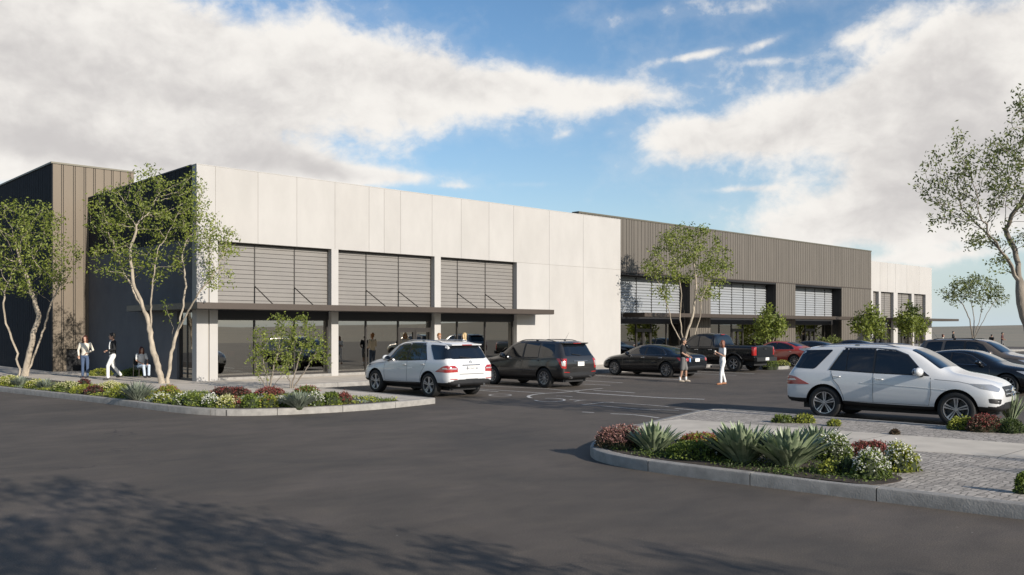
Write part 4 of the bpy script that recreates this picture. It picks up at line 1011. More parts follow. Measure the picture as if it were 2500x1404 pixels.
    MB().box(-2.8, 2.3, -.6, .6, .32, .6).build('underbody', M['black'], root)
    return root

def place(o, u, v, heading):                     # heading +1 drives into the bays (+Y), -1 out of them
    o.location = (u, v, 0); o.rotation_euler = (0, 0, R(90)*heading); return o
def repaint(o, old, new):
    for ch in o.children_recursive:
        if ch.type == 'MESH' and any(m_ == old for m_ in ch.data.materials):
            ch.data = ch.data.copy()
            for i, m_ in enumerate(ch.data.materials):
                if m_ == old: ch.data.materials[i] = new

suv1 = make_suv('round', 'white SUV with its nose to the pavement, tail lights and rear window towards us', 'SUV', M['p_white'], 'white SUVs')
place(suv1, 17.20+.95, 21.74+1.4575+.33, 1)
suv2 = copy_tree(suv1); suv2['label'] = 'white SUV parked behind the agave bed, seen from its flank and front'
place(suv2, 20.12+.95, 8.93, -1); suv2.rotation_euler = (0, 0, R(-90+5.5))
suv3 = make_suv('square', 'dark grey SUV with black roof rails parked right of the nose-in white SUV', 'SUV', M['p_dark'], 'dark SUVs')
place(suv3, 22.95+.92, 22.35+1.41+.3, 1)
suv4 = copy_tree(suv3); suv4['label'] = 'brown SUV facing right behind the black sedan, beyond the flank-on white SUV'; repaint(suv4, M['p_dark'], M['p_brown'])
place(suv4, 39.4, 13.4, -1)
suv5 = copy_tree(suv3); suv5['label'] = 'blue-grey SUV cut by the right edge of the picture, behind the brown SUV'; repaint(suv5, M['p_dark'], M['p_silver'])
place(suv5, 46.5, 10.2, -1)
sed1 = make_sedan('black sedan with bright window strips in front of the cream wall, its flank towards us', 'sedan', M['p_black'], 'sedans')
place(sed1, 31.71+.92, 23.73+1.475, 1); 
sed2 = copy_tree(sed1); sed2['label'] = 'black sedan facing right, half hidden behind the flank-on white SUV'; place(sed2, 31.2+.92, 11.3, -1)
sed3 = copy_tree(sed1); sed3['label'] = 'red sedan with its tail towards us, just right of the black pickup'; repaint(sed3, M['p_black'], M['p_red']); place(sed3, 47., 27.0, 1)
sed4 = copy_tree(sed1); sed4['label'] = 'black sedan whose roof shows right beside the red sedan'; place(sed4, 50., 26.6, 1)
sed5 = copy_tree(sed1); sed5['label'] = 'black sedan whose roof shows farthest right above the flank-on white SUV'; place(sed5, 56.2, 27.0, 1)
truck = make_pickup('black crew-cab pickup truck behind the standing man and woman'); place(truck, 38.4+.98, 24.58+1.85, 1)

# ---------------------------------------------------------------- trees
def leaves_mesh(name, P, A, B, tint, m):      # one rhombic leaf per point: half axes A (along) and B (across)
    n = len(P); V = np.empty((n, 4, 3), np.float32)
    V[:, 0] = P-A; V[:, 1] = P+B-A*.1; V[:, 2] = P+A; V[:, 3] = P-B-A*.1
    me = bpy.data.meshes.new(name); me.vertices.add(n*4); me.vertices.foreach_set('co', V.reshape(-1))
    me.loops.add(n*4); me.loops.foreach_set('vertex_index', np.arange(n*4, dtype=np.int32))
    me.polygons.add(n); me.polygons.foreach_set('loop_start', np.arange(0, n*4, 4, dtype=np.int32))
    at = me.attributes.new('tint', 'FLOAT', 'FACE'); at.data.foreach_set('value', tint.astype(np.float32))
    me.materials.append(m); me.update(); me.validate(); return me

def leaf_frames(rg, n, up=.5, along=None):
    a = rg.normal(size=(n, 3))
    if along is not None: a = a*.75+along
    a[:, 2] += up*.4; a /= np.linalg.norm(a, axis=1)[:, None]
    r = rg.normal(size=(n, 3)); r[:, 2] *= .4; b = np.cross(a, r); b /= np.linalg.norm(b, axis=1)[:, None]+1e-9
    return a, b

def grow(seed, stems, blobs, nat=700, step=.22, infl=1.6, kill=.34, root_r=.12, tip_r=.0055, nleaf=9, lsize=.075, spread=.20, depth=5, iters=70, wob=.18, lw=.42, taper=1.5):
    """space colonisation: the stems are given, the crown fills the blobs (centre, radii, share)"""
    rg = np.random.default_rng(seed)
    pos = []; par = []; kids = []
    def node(p, pa):
        pos.append(np.array(p, float)); par.append(pa); kids.append([])
        if pa >= 0: kids[pa].append(len(pos)-1)
        return len(pos)-1
    ends = []
    for st in stems:
        prev = -1
        if pos:
            dd = [np.linalg.norm(np.array(st[0])-q) for q in pos]; j = int(np.argmin(dd))
            if dd[j] < .45 and st[0][2] > .3: prev = j; st = [tuple(pos[j])]+list(st[1:])
        if prev < 0: prev = node(st[0], -1)
        for a, b in zip(st, st[1:]):
            a, b = np.array(a, float), np.array(b, float); k = max(1, int(np.linalg.norm(b-a)/step))
            for i in range(1, k+1): prev = node(a+(b-a)*i/k+(rg.normal(size=3)*.018 if i < k else 0), prev)
    n_stem = len(pos)
    tot = sum(b[2] for b in blobs); A = []
    for c, r, wgt in blobs:
        k = int(nat*wgt/tot); d = rg.normal(size=(k, 3)); d /= np.linalg.norm(d, axis=1)[:, None]
        A.append(np.array(c)+d*(rg.random((k, 1))**(.42))*np.array(r))
    A = np.concatenate(A)
    for it in range(iters):
        Pn = np.array(pos); D2 = ((A[:, None, :]-Pn[None])**2).sum(2) if len(A)*len(Pn) < 6e6 else None
        if D2 is None:
            kd = kdtree.KDTree(len(Pn))
            for i, p in enumerate(Pn): kd.insert(p, i)
            kd.balance(); q = [kd.find(a) for a in A]; near = np.array([x[1] for x in q]); dist = np.array([x[2] for x in q])
        else: near = D2.argmin(1); dist = np.sqrt(D2[np.arange(len(A)), near])
        keep = dist > kill; A = A[keep]; near = near[keep]; dist = dist[keep]
        if not len(A): break
        ok = dist < infl*(1 if it > 4 else 2.2)
        if not ok.any(): ok = dist < dist.min()+.5
        acc = {}
        for a, j in zip(A[ok], near[ok]):
            d = a-Pn[j]; acc.setdefault(j, []).append(d/np.linalg.norm(d))
        new = 0
        for j, ds in acc.items():
            if len(kids[j]) > 3: continue
            d = np.mean(ds, 0)+rg.normal(size=3)*wob; d[2] += .08
            if par[j] >= 0: pd = pos[j]-pos[par[j]]; d += .45*pd/(np.linalg.norm(pd)+1e-9)
            d /= np.linalg.norm(d); q = pos[j]+d*step
            if any(np.linalg.norm(pos[k]-q) < step*.35 for k in kids[j]): continue
            node(q, j); new += 1
        if not new: break
    n = len(pos); order = range(n-1, -1, -1); rad = np.zeros(n); dep = np.zeros(n, int)
    for i in order:
        if not kids[i]: rad[i] = tip_r
        else: rad[i] = sum(rad[k]**2.35 for k in kids[i])**(1/2.35); dep[i] = 1+min(dep[k] for k in kids[i])
    rmax = max(rad[i] for i in range(n) if par[i] < 0)
    k = (root_r-tip_r)/(rmax-tip_r); t_ = np.clip((rad-tip_r)/(rmax-tip_r), 0, 1); hz_ = np.array([q[2] for q in pos]); hz_ = np.clip(hz_/hz_.max(), 0, 1); rad = tip_r+(root_r-tip_r)*t_**taper*(1-.5*hz_)
    rad[:] = np.maximum(rad, tip_r)
    tr = MB(); done = set(); starts = [(i, None) for i in range(n) if par[i] < 0]
    while starts:
        i, pa = starts.pop(); ch = [] if pa is None else [pa]; rr = [] if pa is None else [min(rad[pa], rad[i]*1.25)]
        while True:
            ch.append(i); rr.append(rad[i])
            if not kids[i]: break
            ks = sorted(kids[i], key=lambda q: -rad[q]); starts += [(q, i) for q in ks[1:]]; i = ks[0]
        if len(ch) > 1:
            r0 = rr[0]; P = [pos[c].copy() for c in ch]
            for q in range(1, len(P)-1):
                if ch[q] >= n_stem: P[q] += rg.normal(size=3)*.02
            if par[ch[0]] < 0: rr[0] *= 1.35; P[0][2] -= .06
            tr.tube([tuple(p) for p in P], rr, 8 if r0 > .05 else 5 if r0 > .015 else 3)
    tw = [i for i in range(n) if dep[i] <= depth and i >= n_stem*0 and rad[i] < .03]
    Q = []; AL = []
    for i in tw:
        kk = nleaf if dep[i] < depth-1 else nleaf//2
        d = pos[i]-pos[par[i]] if par[i] >= 0 else np.zeros(3)
        for _ in range(kk): Q.append(pos[i]+rg.normal(size=3)*spread*.5+d*rg.random()); AL.append(d/(np.linalg.norm(d)+1e-9)*.6)
    Q = np.array(Q); AL = np.array(AL); a, b = leaf_frames(rg, len(Q), .3, AL); s = lsize*rg.uniform(.65, 1.25, (len(Q), 1))
    # tint by twig, so that whole sprays are of one green, with some scatter
    tint = np.clip(np.repeat(rg.random(len(tw)), [nleaf if dep[i] < depth-1 else nleaf//2 for i in tw])*.55+rg.random(len(Q))*.5, 0, 1)
    return tr, (Q, a*s, b*s*lw, tint)

def plant_tree(name, label, loc, g, bark, leaf, group=None, rotz=0, scale=1.):
    tr, (Q, a, b, tint) = g
    root = thing(name, label, 'tree' if 'shrub' not in name else 'shrub', loc, rotz, group)
    tr.build('trunk', bark, root, smooth=60)
    link('crown', leaves_mesh('crown', Q, a, b, tint, leaf), root)
    root.scale = (scale,)*3; return root

ct, st_ = .7273, .6863                          # picture-right and picture-depth directions on the ground
def pl(px, py, base, dz=0.):                    # a point of a tree traced in the photograph, on the upright plane through the tree's foot (dz = depth offset)
    Z = zdist(base)+dz; x = (px-CXP)/F_*Z
    return (ct*x+st_*Z-base[0], -st_*x+ct*Z-base[1], EYE-(py-HYP)*Z/F_-base[2])
def bl(px, py, rx, ry, base, dz=0., rd=None, w=1.):
    Z = zdist(base)+dz; k = Z/F_; return (pl(px, py, base, dz), ((rx*k+(rd or rx*k))/2, (rx*k+(rd or rx*k))/2, ry*k), w)

# left tree, in front of the taupe block
B_ = (10.75, 41.2, HW)
g = grow(3, [[pl(48, 915, B_), pl(38, 850, B_), pl(14, 790, B_), pl(8, 740, B_, -.4), pl(20, 690, B_, -.5)],
             [pl(60, 915, B_), pl(80, 830, B_), pl(95, 770, B_, .2), pl(70, 690, B_, .4), pl(50, 640, B_, .6)],
             [pl(66, 914, B_), pl(100, 825, B_), pl(125, 740, B_, -.4), pl(150, 690, B_, -.7)]],
    [bl(35, 560, 105, 75, B_, 0, 1.9, 1.5), bl(-60, 600, 90, 90, B_, 0, 1.5, .8), bl(120, 640, 85, 75, B_, -.3, 1.4, .9), bl(60, 680, 120, 60, B_, 0, 1.6, .7), bl(90, 540, 60, 40, B_, 0, 1, .5)], nat=520, root_r=.125, nleaf=17, lsize=.070, spread=.27, kill=.36, depth=4)
plant_tree('tree', 'pale-barked tree nearest the left edge, in front of the taupe block', B_, g, M['bark_pale'], M['leaf'], 'pale-barked trees')
# second tree: two trunks in a V at the corner of the cream building
B_ = (12.95, 32.3, HW)
g2 = grow(8, [[pl(398, 938, B_), pl(372, 850, B_), pl(358, 770, B_), pl(330, 720, B_, .3), pl(300, 660, B_, .5), pl(278, 600, B_, .6)],
              [pl(372, 850, B_), pl(368, 760, B_), pl(372, 690, B_, -.4), pl(385, 610, B_, -.6)], [pl(356, 765, B_), pl(325, 690, B_, -.3), pl(318, 610, B_, -.5), pl(340, 540, B_, -.4)],
              [pl(410, 938, B_), pl(418, 860, B_), pl(440, 790, B_), pl(455, 700, B_, .2), pl(445, 620, B_, .4)], [pl(428, 815, B_), pl(455, 770, B_, -.3), pl(482, 720, B_, -.6), pl(530, 660, B_, -.8)], [pl(416, 868, B_), pl(424, 800, B_, .3), pl(405, 745, B_, .5)]],
    [bl(300, 520, 80, 70, B_, 0, 1.3, 1.2), bl(400, 510, 85, 85, B_, 0, 1.4, 1.4), bl(470, 560, 70, 80, B_, -.2, 1.1, 1.0), bl(545, 610, 62, 55, B_, -.5, .8, .5), bl(250, 560, 35, 80, B_, .2, .7, .35), bl(280, 640, 70, 55, B_, 0, 1.0, .5), bl(520, 680, 50, 40, B_, -.5, .7, .22), bl(355, 430, 40, 25, B_, 0, .5, .2), bl(460, 460, 40, 40, B_, 0, .6, .3), bl(390, 640, 90, 50, B_, 0, 1.1, .45)], nat=700, step=.17, root_r=.118, nleaf=14, lsize=.060, spread=.22, kill=.27, depth=4)
t2 = plant_tree('tree', 'tall pale-barked tree with two trunks in a V at the corner of the cream building', B_, g2, M['bark_pale'], M['leaf'], 'pale-barked trees')
# low shrubs in the left bed
B_ = (14.25, 26.8, HW)
g = grow(5, [[pl(655, 950, B_), pl(650, 910, B_), pl(640, 870, B_)], [pl(658, 950, B_), pl(668, 900, B_), pl(680, 860, B_)], [pl(652, 950, B_), pl(630, 910, B_, .1), pl(622, 880, B_, .1)], [pl(660, 950, B_), pl(690, 915, B_, -.1), pl(700, 890, B_, -.1)]],
    [bl(645, 860, 36, 70, B_, 0, .5, 1), bl(680, 820, 40, 50, B_, 0, .5, 1), bl(690, 880, 30, 40, B_, 0, .4, .6), bl(625, 890, 20, 40, B_, 0, .3, .4)], nat=200, step=.10, infl=.8, kill=.15, root_r=.035, tip_r=.004, nleaf=9, lsize=.05, spread=.13)
plant_tree('shrub', 'loose green shrub of thin stems, left of the pair in the planted tip', B_, g, M['bark_grey'], M['leaf'], 'shrubs in the planted tip')
B_ = (15.0, 26.7, HW)
g = grow(6, [[pl(712, 948, B_), pl(722, 905, B_), pl(735, 860, B_)], [pl(716, 948, B_), pl(745, 905, B_, -.1), pl(765, 870, B_, -.1)], [pl(709, 948, B_), pl(702, 900, B_, .1), pl(712, 860, B_, .1)]],
    [bl(735, 815, 38, 55, B_, 0, .5, 1), bl(770, 850, 38, 45, B_, 0, .5, 1), bl(792, 865, 20, 45, B_, 0, .3, .5), bl(715, 860, 28, 50, B_, 0, .4, .6)], nat=200, step=.10, infl=.8, kill=.15, root_r=.03, tip_r=.004, nleaf=9, lsize=.05, spread=.13)
plant_tree('shrub', 'loose green shrub of thin stems nearer the white SUV, right of the pair', B_, g, M['bark_grey'], M['leaf'], 'shrubs in the planted tip')
# tree in front of the taupe building
B_ = (41.3, 29.6, HW)
g = grow(14, [[pl(1668, 842, B_), pl(1645, 800, B_), pl(1632, 755, B_), pl(1612, 700, B_)], [pl(1672, 842, B_), pl(1660, 780, B_), pl(1664, 720, B_, -.5), pl(1655, 660, B_, -.5)], [pl(1678, 842, B_), pl(1672, 790, B_), pl(1668, 740, B_, .5)],
             [pl(1684, 842, B_), pl(1692, 770, B_), pl(1700, 700, B_), pl(1695, 640, B_)], [pl(1690, 842, B_), pl(1708, 780, B_), pl(1712, 730, B_, -.4), pl(1730, 690, B_, -.4)]],
    [bl(1680, 600, 75, 50, B_, 0, 1.7, 1.3), bl(1610, 650, 48, 50, B_, 0, 1.3, .8), bl(1740, 645, 48, 50, B_, 0, 1.3, .9), bl(1690, 660, 100, 50, B_, 0, 1.9, 1.2), bl(1700, 565, 32, 22, B_, 0, .6, .3), bl(1630, 710, 50, 30, B_, 0, 1.2, .4), bl(1745, 710, 30, 30, B_, 0, .9, .25)], nat=420, step=.24, root_r=.12, nleaf=24, lsize=.085, spread=.33, kill=.44, infl=2.2, depth=4)
plant_tree('tree', 'many-stemmed green tree before the taupe building, behind the black pickup', B_, g, M['bark_pale'], M['leaf'], 'pale-barked trees')
# small trees along the shop fronts
B_ = (50.2, 29.5, HW)
gs = grow(21, [[(0, 0, 0), (-.1, 0, .7), (-.3, .1, 1.3)], [(.05, 0, 0), (.15, 0, .8), (.4, -.1, 1.4)], [(0, .05, 0), (0, .2, .9)]], [((0, 0, 2.1), (1.1, 1.1, 1.0), 1), ((-.6, 0, 1.7), (.7, .7, .6), .5), ((.6, 0, 1.8), (.7, .7, .6), .5), ((0, 0, 3.), (.35, .35, .4), .2)], nat=220, step=.2, root_r=.05, nleaf=20, lsize=.12, spread=.34, kill=.36)
ts = plant_tree('young_tree', 'small green tree between the pickup and the red sedan, under the taupe canopy', B_, gs, M['bark_grey'], M['leaf'], 'small trees along the shop fronts')
for lab, loc, rz, sc in (('small green tree at the left end of the far cream building', (64.4, 29.6, HW), 2.1, 1.12), ('small green tree before the middle of the far cream building', (72.6, 29.9, HW), 4., 1.2)):
    c = copy_tree(ts); c.location = loc; c.rotation_euler = (0, 0, rz); c.scale = (sc,)*3; c['label'] = lab
gb = grow(22, [[(0, 0, 0), (0, 0, .5)], [(.05, 0, 0), (.3, .1, .5)], [(-.05, 0, 0), (-.3, 0, .5)]], [((0, 0, .8), (.95, .95, .6), 1)], nat=150, step=.15, root_r=.03, nleaf=16, lsize=.11, spread=.28, kill=.28)
plant_tree('shrub', 'dark rounded shrub against the right end of the taupe building', (61.5, 31.2, HW), gb, M['bark_grey'], M['leaf_dark'])
# bare-stemmed tree at the far end of the lot
B_ = (74.2, 25.6, 0)
g = grow(31, [[pl(2376, 832, B_), pl(2368, 780, B_), pl(2352, 745, B_), pl(2335, 725, B_)], [pl(2380, 832, B_), pl(2378, 775, B_), pl(2370, 730, B_, .5)], [pl(2384, 832, B_), pl(2392, 780, B_), pl(2400, 735, B_)], [pl(2388, 832, B_), pl(2405, 775, B_, -.6), pl(2425, 740, B_, -.6)]],
    [bl(2375, 705, 62, 36, B_, 0, 1.9, 1.4), bl(2330, 722, 30, 26, B_, 0, 1., .6), bl(2432, 720, 28, 32, B_, 0, 1., .6)], nat=420, step=.26, infl=2., kill=.42, root_r=.12, nleaf=10, lsize=.11, spread=.32)
plant_tree('tree', 'sparse-leaved tree against the sky at the right end of the buildings', B_, g, M['bark_grey'], M['leaf_dark'])
# big tree leaning in at the right edge
B_ = (20.2, 3.9, .15)
g3 = grow(41, [[pl(2560, 1000, B_), pl(2530, 850, B_), pl(2492, 740, B_), pl(2490, 690, B_), pl(2460, 630, B_)], [pl(2492, 700, B_), pl(2478, 610, B_, .3), pl(2455, 560, B_, .5), pl(2455, 500, B_, .6)], [pl(2470, 645, B_), pl(2420, 580, B_, -.4), pl(2390, 520, B_, -.6)], [pl(2440, 600, B_), pl(2400, 560, B_, .4), pl(2350, 515, B_, .5)],
               [pl(2530, 850, B_), pl(2570, 720, B_), pl(2600, 600, B_)], [pl(2460, 560, B_, .4), pl(2500, 480, B_, .2), pl(2530, 400, B_)]],
    [bl(2340, 450, 75, 100, B_, 0, .9, 1.1), bl(2440, 440, 75, 95, B_, 0, 1.2, 1.3), bl(2520, 400, 60, 120, B_, 0, 1.2, .9), bl(2492, 285, 26, 70, B_, 0, .4, .4), bl(2400, 590, 40, 22, B_, 0, .5, .15), bl(2455, 640, 30, 30, B_, 0, .4, .12), bl(2560, 560, 60, 60, B_, 0, 1., .4), bl(2335, 340, 20, 30, B_, 0, .3, .12), bl(2610, 470, 90, 130, B_, 0, 1.3, .9), bl(2330, 545, 50, 20, B_, 0, .5, .2)], nat=1200, step=.13, infl=1.0, kill=.19, root_r=.105, nleaf=17, lsize=.036, spread=.13, depth=3, taper=1.7)
plant_tree('tree', 'large grey-barked tree leaning into the picture at the right edge', B_, g3, M['bark_grey'], M['leaf_dark'])
# trees outside the frame on the sun's side; their crowns shade the asphalt
for lab, loc, rz, sc in (('tree behind the camera whose crown shades the asphalt at the lower left', (3.1, -7.2, 0), .6, 1.1), ('tree to the right of the camera whose crown shades the asphalt at the lower right', (7.0, -16.6, 0), 2.2, 1.1), ('second tree behind the camera, farther left, shading the asphalt at the lower left', (.4, -8.6, 0), 3.3, 1.15), ('tree on the paved island that dapples the cobbles at the right edge', (14.7, -10.8, .15), 4.0, .8)):
    c = copy_tree(t2); c.location = loc; c.rotation_euler = (0, 0, rz); c.scale = (sc,)*3; c['label'] = lab; c['group'] = 'trees outside the frame'

# ---------------------------------------------------------------- bedding plants
GREENS = {
 'green': leaf_mat('mound_green', (.045, .075, .012), (.16, .20, .035), .25), 'yellow': leaf_mat('mound_yellow_green', (.12, .15, .018), (.30, .31, .05), .25),
 'dark': leaf_mat('mound_dark_green', (.025, .045, .012), (.085, .115, .03), .25), 'red': leaf_mat('heather_leaf', (.05, .05, .025), (.15, .085, .055), .2), 'maroon': leaf_mat('maroon_leaf', (.026, .022, .013), (.075, .036, .026), .2),
 'grey': leaf_mat('lavender_leaf', (.10, .125, .085), (.30, .33, .26), .15), 'white': leaf_mat('white_petal', (.45, .45, .38), (.78, .77, .70), .2), 'cream': leaf_mat('cream_petal', (.42, .40, .20), (.68, .64, .38), .2),
 'redfl': leaf_mat('red_petal', (.15, .025, .025), (.30, .07, .06), .2), 'pink': leaf_mat('dusty_pink_petal', (.20, .085, .075), (.36, .20, .17), .2), 'agave': leaf_mat('agave_leaf', (.10, .145, .075), (.38, .42, .26), .05, .45), 'straw': leaf_mat('yellow_grass', (.14, .16, .03), (.36, .35, .10), .3)}

def mound_mesh(seed, w, d, h, n, ls, pet=0, lobes=5):
    """leafy cushion: leaves over several low domes; petals stand on the upper side. Returns leaf and petal arrays"""
    rg = np.random.default_rng(seed); C = []; W = []
    for i in range(lobes):
        a = 2*pi*i/lobes+rg.random(); r = .48 if lobes > 1 else 0
        C.append((cos(a)*w*.5*r*rg.uniform(.5, 1.1), sin(a)*d*.5*r*rg.uniform(.5, 1.1))); W.append((w*.5*rg.uniform(.5, .68), d*.5*rg.uniform(.5, .68), h*rg.uniform(.7, 1.02)))
    if lobes > 1: C.append((0, 0)); W.append((w*.36, d*.36, h))
    P = []; Nn = []
    while len(P) < n:
        k = rg.integers(len(C)); v = rg.normal(size=3); v[2] = abs(v[2]); v /= np.linalg.norm(v)
        q = rg.uniform(.80, 1.06) if rg.random() < .8 else rg.uniform(.5, .9); p = v*np.array(W[k])*q; p[:2] += C[k]; p[2] = max(p[2], .01)
        P.append(p); Nn.append(v)
    P = np.array(P); Nn = np.array(Nn)
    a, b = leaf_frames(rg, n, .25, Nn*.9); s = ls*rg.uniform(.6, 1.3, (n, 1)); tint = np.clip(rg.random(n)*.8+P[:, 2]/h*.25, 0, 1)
    out = [(P, a*s, b*s*.5, tint)]
    if pet:
        top = np.where((P[:, 2] > h*.30) & (np.linalg.norm(P/np.array([w/2, d/2, h]), axis=1) > .72))[0]; k = rg.choice(top, min(pet, len(top)), replace=False)
        Q = np.repeat(P[k]+Nn[k]*ls*.9, 3, 0)+rg.normal(size=(len(k)*3, 3))*ls*.35; a, b = leaf_frames(rg, len(Q), 0); s = ls*rg.uniform(.3, .5, (len(Q), 1))
        out.append((Q, a*s, b*s*.9, rg.random(len(Q))))
    return out, C, W

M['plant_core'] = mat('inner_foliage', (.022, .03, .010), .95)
def cushion(name, label, px, py, wpx, hpx, leaf, petal=None, base_h=HW, npet=0, seed=0, group=None, dens=1., lobes=5, deep=.8, cat='plant'):
    """a cushion whose foot stands at the photographed pixel and which is wpx wide and hpx high there"""
    loc = gp(px, py, base_h); Z = zdist(loc); w = wpx*Z/F_; h = hpx*Z/F_; d = min(w*deep, 1.3)
    # the traced foot is the near edge: move back half the depth along the view
    loc = (loc[0]+AU[1]*d*(.28 if Z < 19 else .5), loc[1]+AV[1]*d*(.28 if Z < 19 else .5), base_h)
    for line in (kl, kr_all):                      # keep the plant behind the kerb stones
        for p0, p1 in zip(line, line[1:]):
            a_, b_ = Vector(p0), Vector(p1); t_ = (b_-a_); L_ = t_.length
            if L_ < 1e-6: continue
            t_ /= L_; q = Vector(loc[:2])-a_; s_ = q.dot(t_); nd = -t_.y*q.x+t_.x*q.y
            if -.05 <= s_ <= L_+.05 and -1.2 < nd < .2+d*.42: k = .2+d*.42-nd; loc = (loc[0]-t_.y*k, loc[1]+t_.x*k, base_h)
    ls = .026 if Z < 19 else .036; n = int(min(9000, max(700, w*d*h**.5*(11000 if Z < 19 else 5200)*dens)))
    (ar, *pt), C, W = mound_mesh(seed or int(px*7+py), w, d, h, n, ls, int(npet*n) if petal else 0, lobes)
    root = thing(name, label, cat, loc, R(-43)+0., group)
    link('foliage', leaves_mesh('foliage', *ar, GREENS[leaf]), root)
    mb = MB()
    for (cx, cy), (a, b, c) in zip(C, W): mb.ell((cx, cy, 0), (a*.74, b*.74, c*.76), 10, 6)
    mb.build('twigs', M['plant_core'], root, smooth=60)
    if petal: link('flowers', leaves_mesh('flowers', *pt[0], GREENS[petal]), root)['kind'] = 'stuff'
    return root

def blade_mesh(seed, n, L0, wid, lean=(.1, 1.15), fold=.35, curl=.5, segs=6, m=None):
    """rosette of tapering folded blades"""
    rg = np.random.default_rng(seed); vs = []; fs = []; tint = []
    for i in range(n):
        f = i/n; th = i*2.39996+rg.normal()*.15; ln = lean[0]+(lean[1]-lean[0])*f**.8+rg.normal()*.08; L_ = L0*rg.uniform(.75, 1.08)*(1-.22*f); w = wid*rg.uniform(.8, 1.15)
        dr = np.array([cos(th), sin(th), 0]); sd = np.array([-sin(th), cos(th), 0]); p = dr*.03*(1+2*f); b0 = len(vs)
        for s in range(segs+1):
            t = s/segs; a = ln*(.55+curl*t); d = dr*sin(a)+np.array([0, 0, cos(a)])
            ww = w*(.55+1.1*t-.3*t*t)*max(0., 1-t**2.6)**.8*.5+.0008; nrm = np.cross(sd, d)
            vs += [tuple(p+sd*ww+nrm*ww*fold*-1), tuple(p+nrm*ww*.15), tuple(p-sd*ww+nrm*ww*fold*-1)]
            p = p+d*L_/segs
        for s in range(segs):
            q = b0+s*3; fs += [(q, q+1, q+4, q+3), (q+1, q+2, q+5, q+4)]; e = rg.uniform(0, .5); tint += [min(1, e+.5*rg.random()), min(1, e+.1*rg.random())]
    me = bpy.data.meshes.new('blades'); me.from_pydata(vs, [], fs); at = me.attributes.new('tint', 'FLOAT', 'FACE'); at.data.foreach_set('value', tint)
    me.materials.append(m); me.polygons.foreach_set('use_smooth', [True]*len(fs)); me.update(); return me

def rosette(name, label, px, py, wpx, hpx, base_h, n, leaf, group, wid=.085, seed=1, lean=(.08, 1.02), cat='plant', curl=.35):
    loc = gp(px, py, base_h); Z = zdist(loc); w = wpx*Z/F_; h = hpx*Z/F_
    loc = (loc[0]+AU[1]*w*.12, loc[1]+AV[1]*w*.12, base_h)
    root = thing(name, label, cat, loc, 0, group); L0 = max(h*.98, w*.52)
    o = link('leaves', blade_mesh(seed, n, L0, wid, lean, m=GREENS[leaf], curl=curl), root)
    co = np.array([v.co[:] for v in o.data.vertices]); rr = np.percentile(np.hypot(co[:, 0], co[:, 1]), 98); k = w/(2*rr)
    o.scale = (k, k, h/co[:, 2].max())
    MB().ell((0, 0, 0), (w*.12, w*.12, h*.2), 10, 6).build('root_crown', M['plant_core'], root, smooth=60)
    return root

# right bed
rb = 'plants in the near island bed'; AG = 'agaves in the near island bed'
cushion('groundcover', 'small bright green cushion at the left tip of the near island bed', 1478, 1086, 66, 28, 'green', None, HI, group=rb)
cushion('heather', 'dusty red heather mound beside the leftmost agave of the near bed', 1520, 1096, 122, 54, 'red', 'pink', HI, .35, group=rb)
rosette('agave', 'smallest agave, nearest the left tip of the near island bed', 1598, 1104, 150, 78, HI, 70, 'agave', AG, .06, 3)
cushion('groundcover', 'low dark green carpet between the leftmost agave and the big agaves', 1700, 1122, 140, 42, 'green', None, HI, group=rb)
cushion('groundcover', 'low green cushion with red flowers behind the carpet in the near bed', 1715, 1084, 120, 24, 'yellow', 'redfl', HI, .12, group=rb)
cushion('white_flowers', 'small greyish white-flowered mound left of the big agaves', 1762, 1122, 62, 42, 'dark', 'white', HI, .12, group=rb)
rosette('agave', 'big agave with white flowers at its left foot, middle of the near bed', 1820, 1132, 205, 104, HI, 130, 'agave', AG, .07, 5)
rosette('agave', 'broad agave nearest the kerb, just left of the white-flowered mounds', 1930, 1143, 215, 104, HI, 135, 'agave', AG, .07, 8)
rosette('agave', 'agave half hidden behind the broad agave and the white-flowered mounds', 2005, 1112, 160, 76, HI, 105, 'agave', AG, .065, 9)
cushion('white_flowers', 'white-flowered mound touching the broad agave of the near bed', 2046, 1126, 100, 66, 'green', 'white', HI, .13, group=rb)
cushion('groundcover', 'small yellow-green cushion at the kerb under the white-flowered mounds', 2030, 1158, 66, 34, 'yellow', None, HI, group=rb)
cushion('groundcover', 'dark green cushion between two white-flowered mounds at the kerb', 2078, 1160, 60, 44, 'dark', None, HI, group=rb)
cushion('white_flowers', 'white-flowered mound nearest the kerb in the near bed', 2138, 1168, 104, 70, 'green', 'white', HI, .15, group=rb)
cushion('white_flowers', 'white-flowered mound at the right end of the near bed, on the cobbles', 2205, 1152, 98, 72, 'yellow', 'white', HI, .15, group=rb)
cushion('red_flowers', 'red-flowered mound behind the white-flowered mounds of the near bed', 2128, 1114, 110, 32, 'red', 'redfl', HI, .2, group=rb)
cushion('bush', 'green bush cut by the right edge above the kerb', 2502, 1205, 46, 55, 'green', None, HI, group=None)
wg = 'plants around the flank-on white SUV'
cushion('groundcover', 'low green tuft under the rear wheel of the flank-on white SUV, left one', 1916, 1032, 58, 20, 'green', None, HI, group=wg)
cushion('groundcover', 'low yellow-green tuft at the rear wheel of the flank-on white SUV, right one', 1968, 1033, 58, 23, 'yellow', None, HI, group=wg)
cushion('groundcover', 'small tuft on the cobbles below the flank-on white SUV doors', 2039, 1040, 40, 16, 'yellow', None, HI, group=wg)
cushion('groundcover', 'tiny reddish tuft alone on the cobbles beside the pale path', 2188, 1061, 30, 13, 'red', None, HI, group=wg)
cushion('groundcover', 'yellow-green cushion in front of the front wheel of the flank-on white SUV', 2368, 1048, 90, 33, 'yellow', None, HI, group=wg)
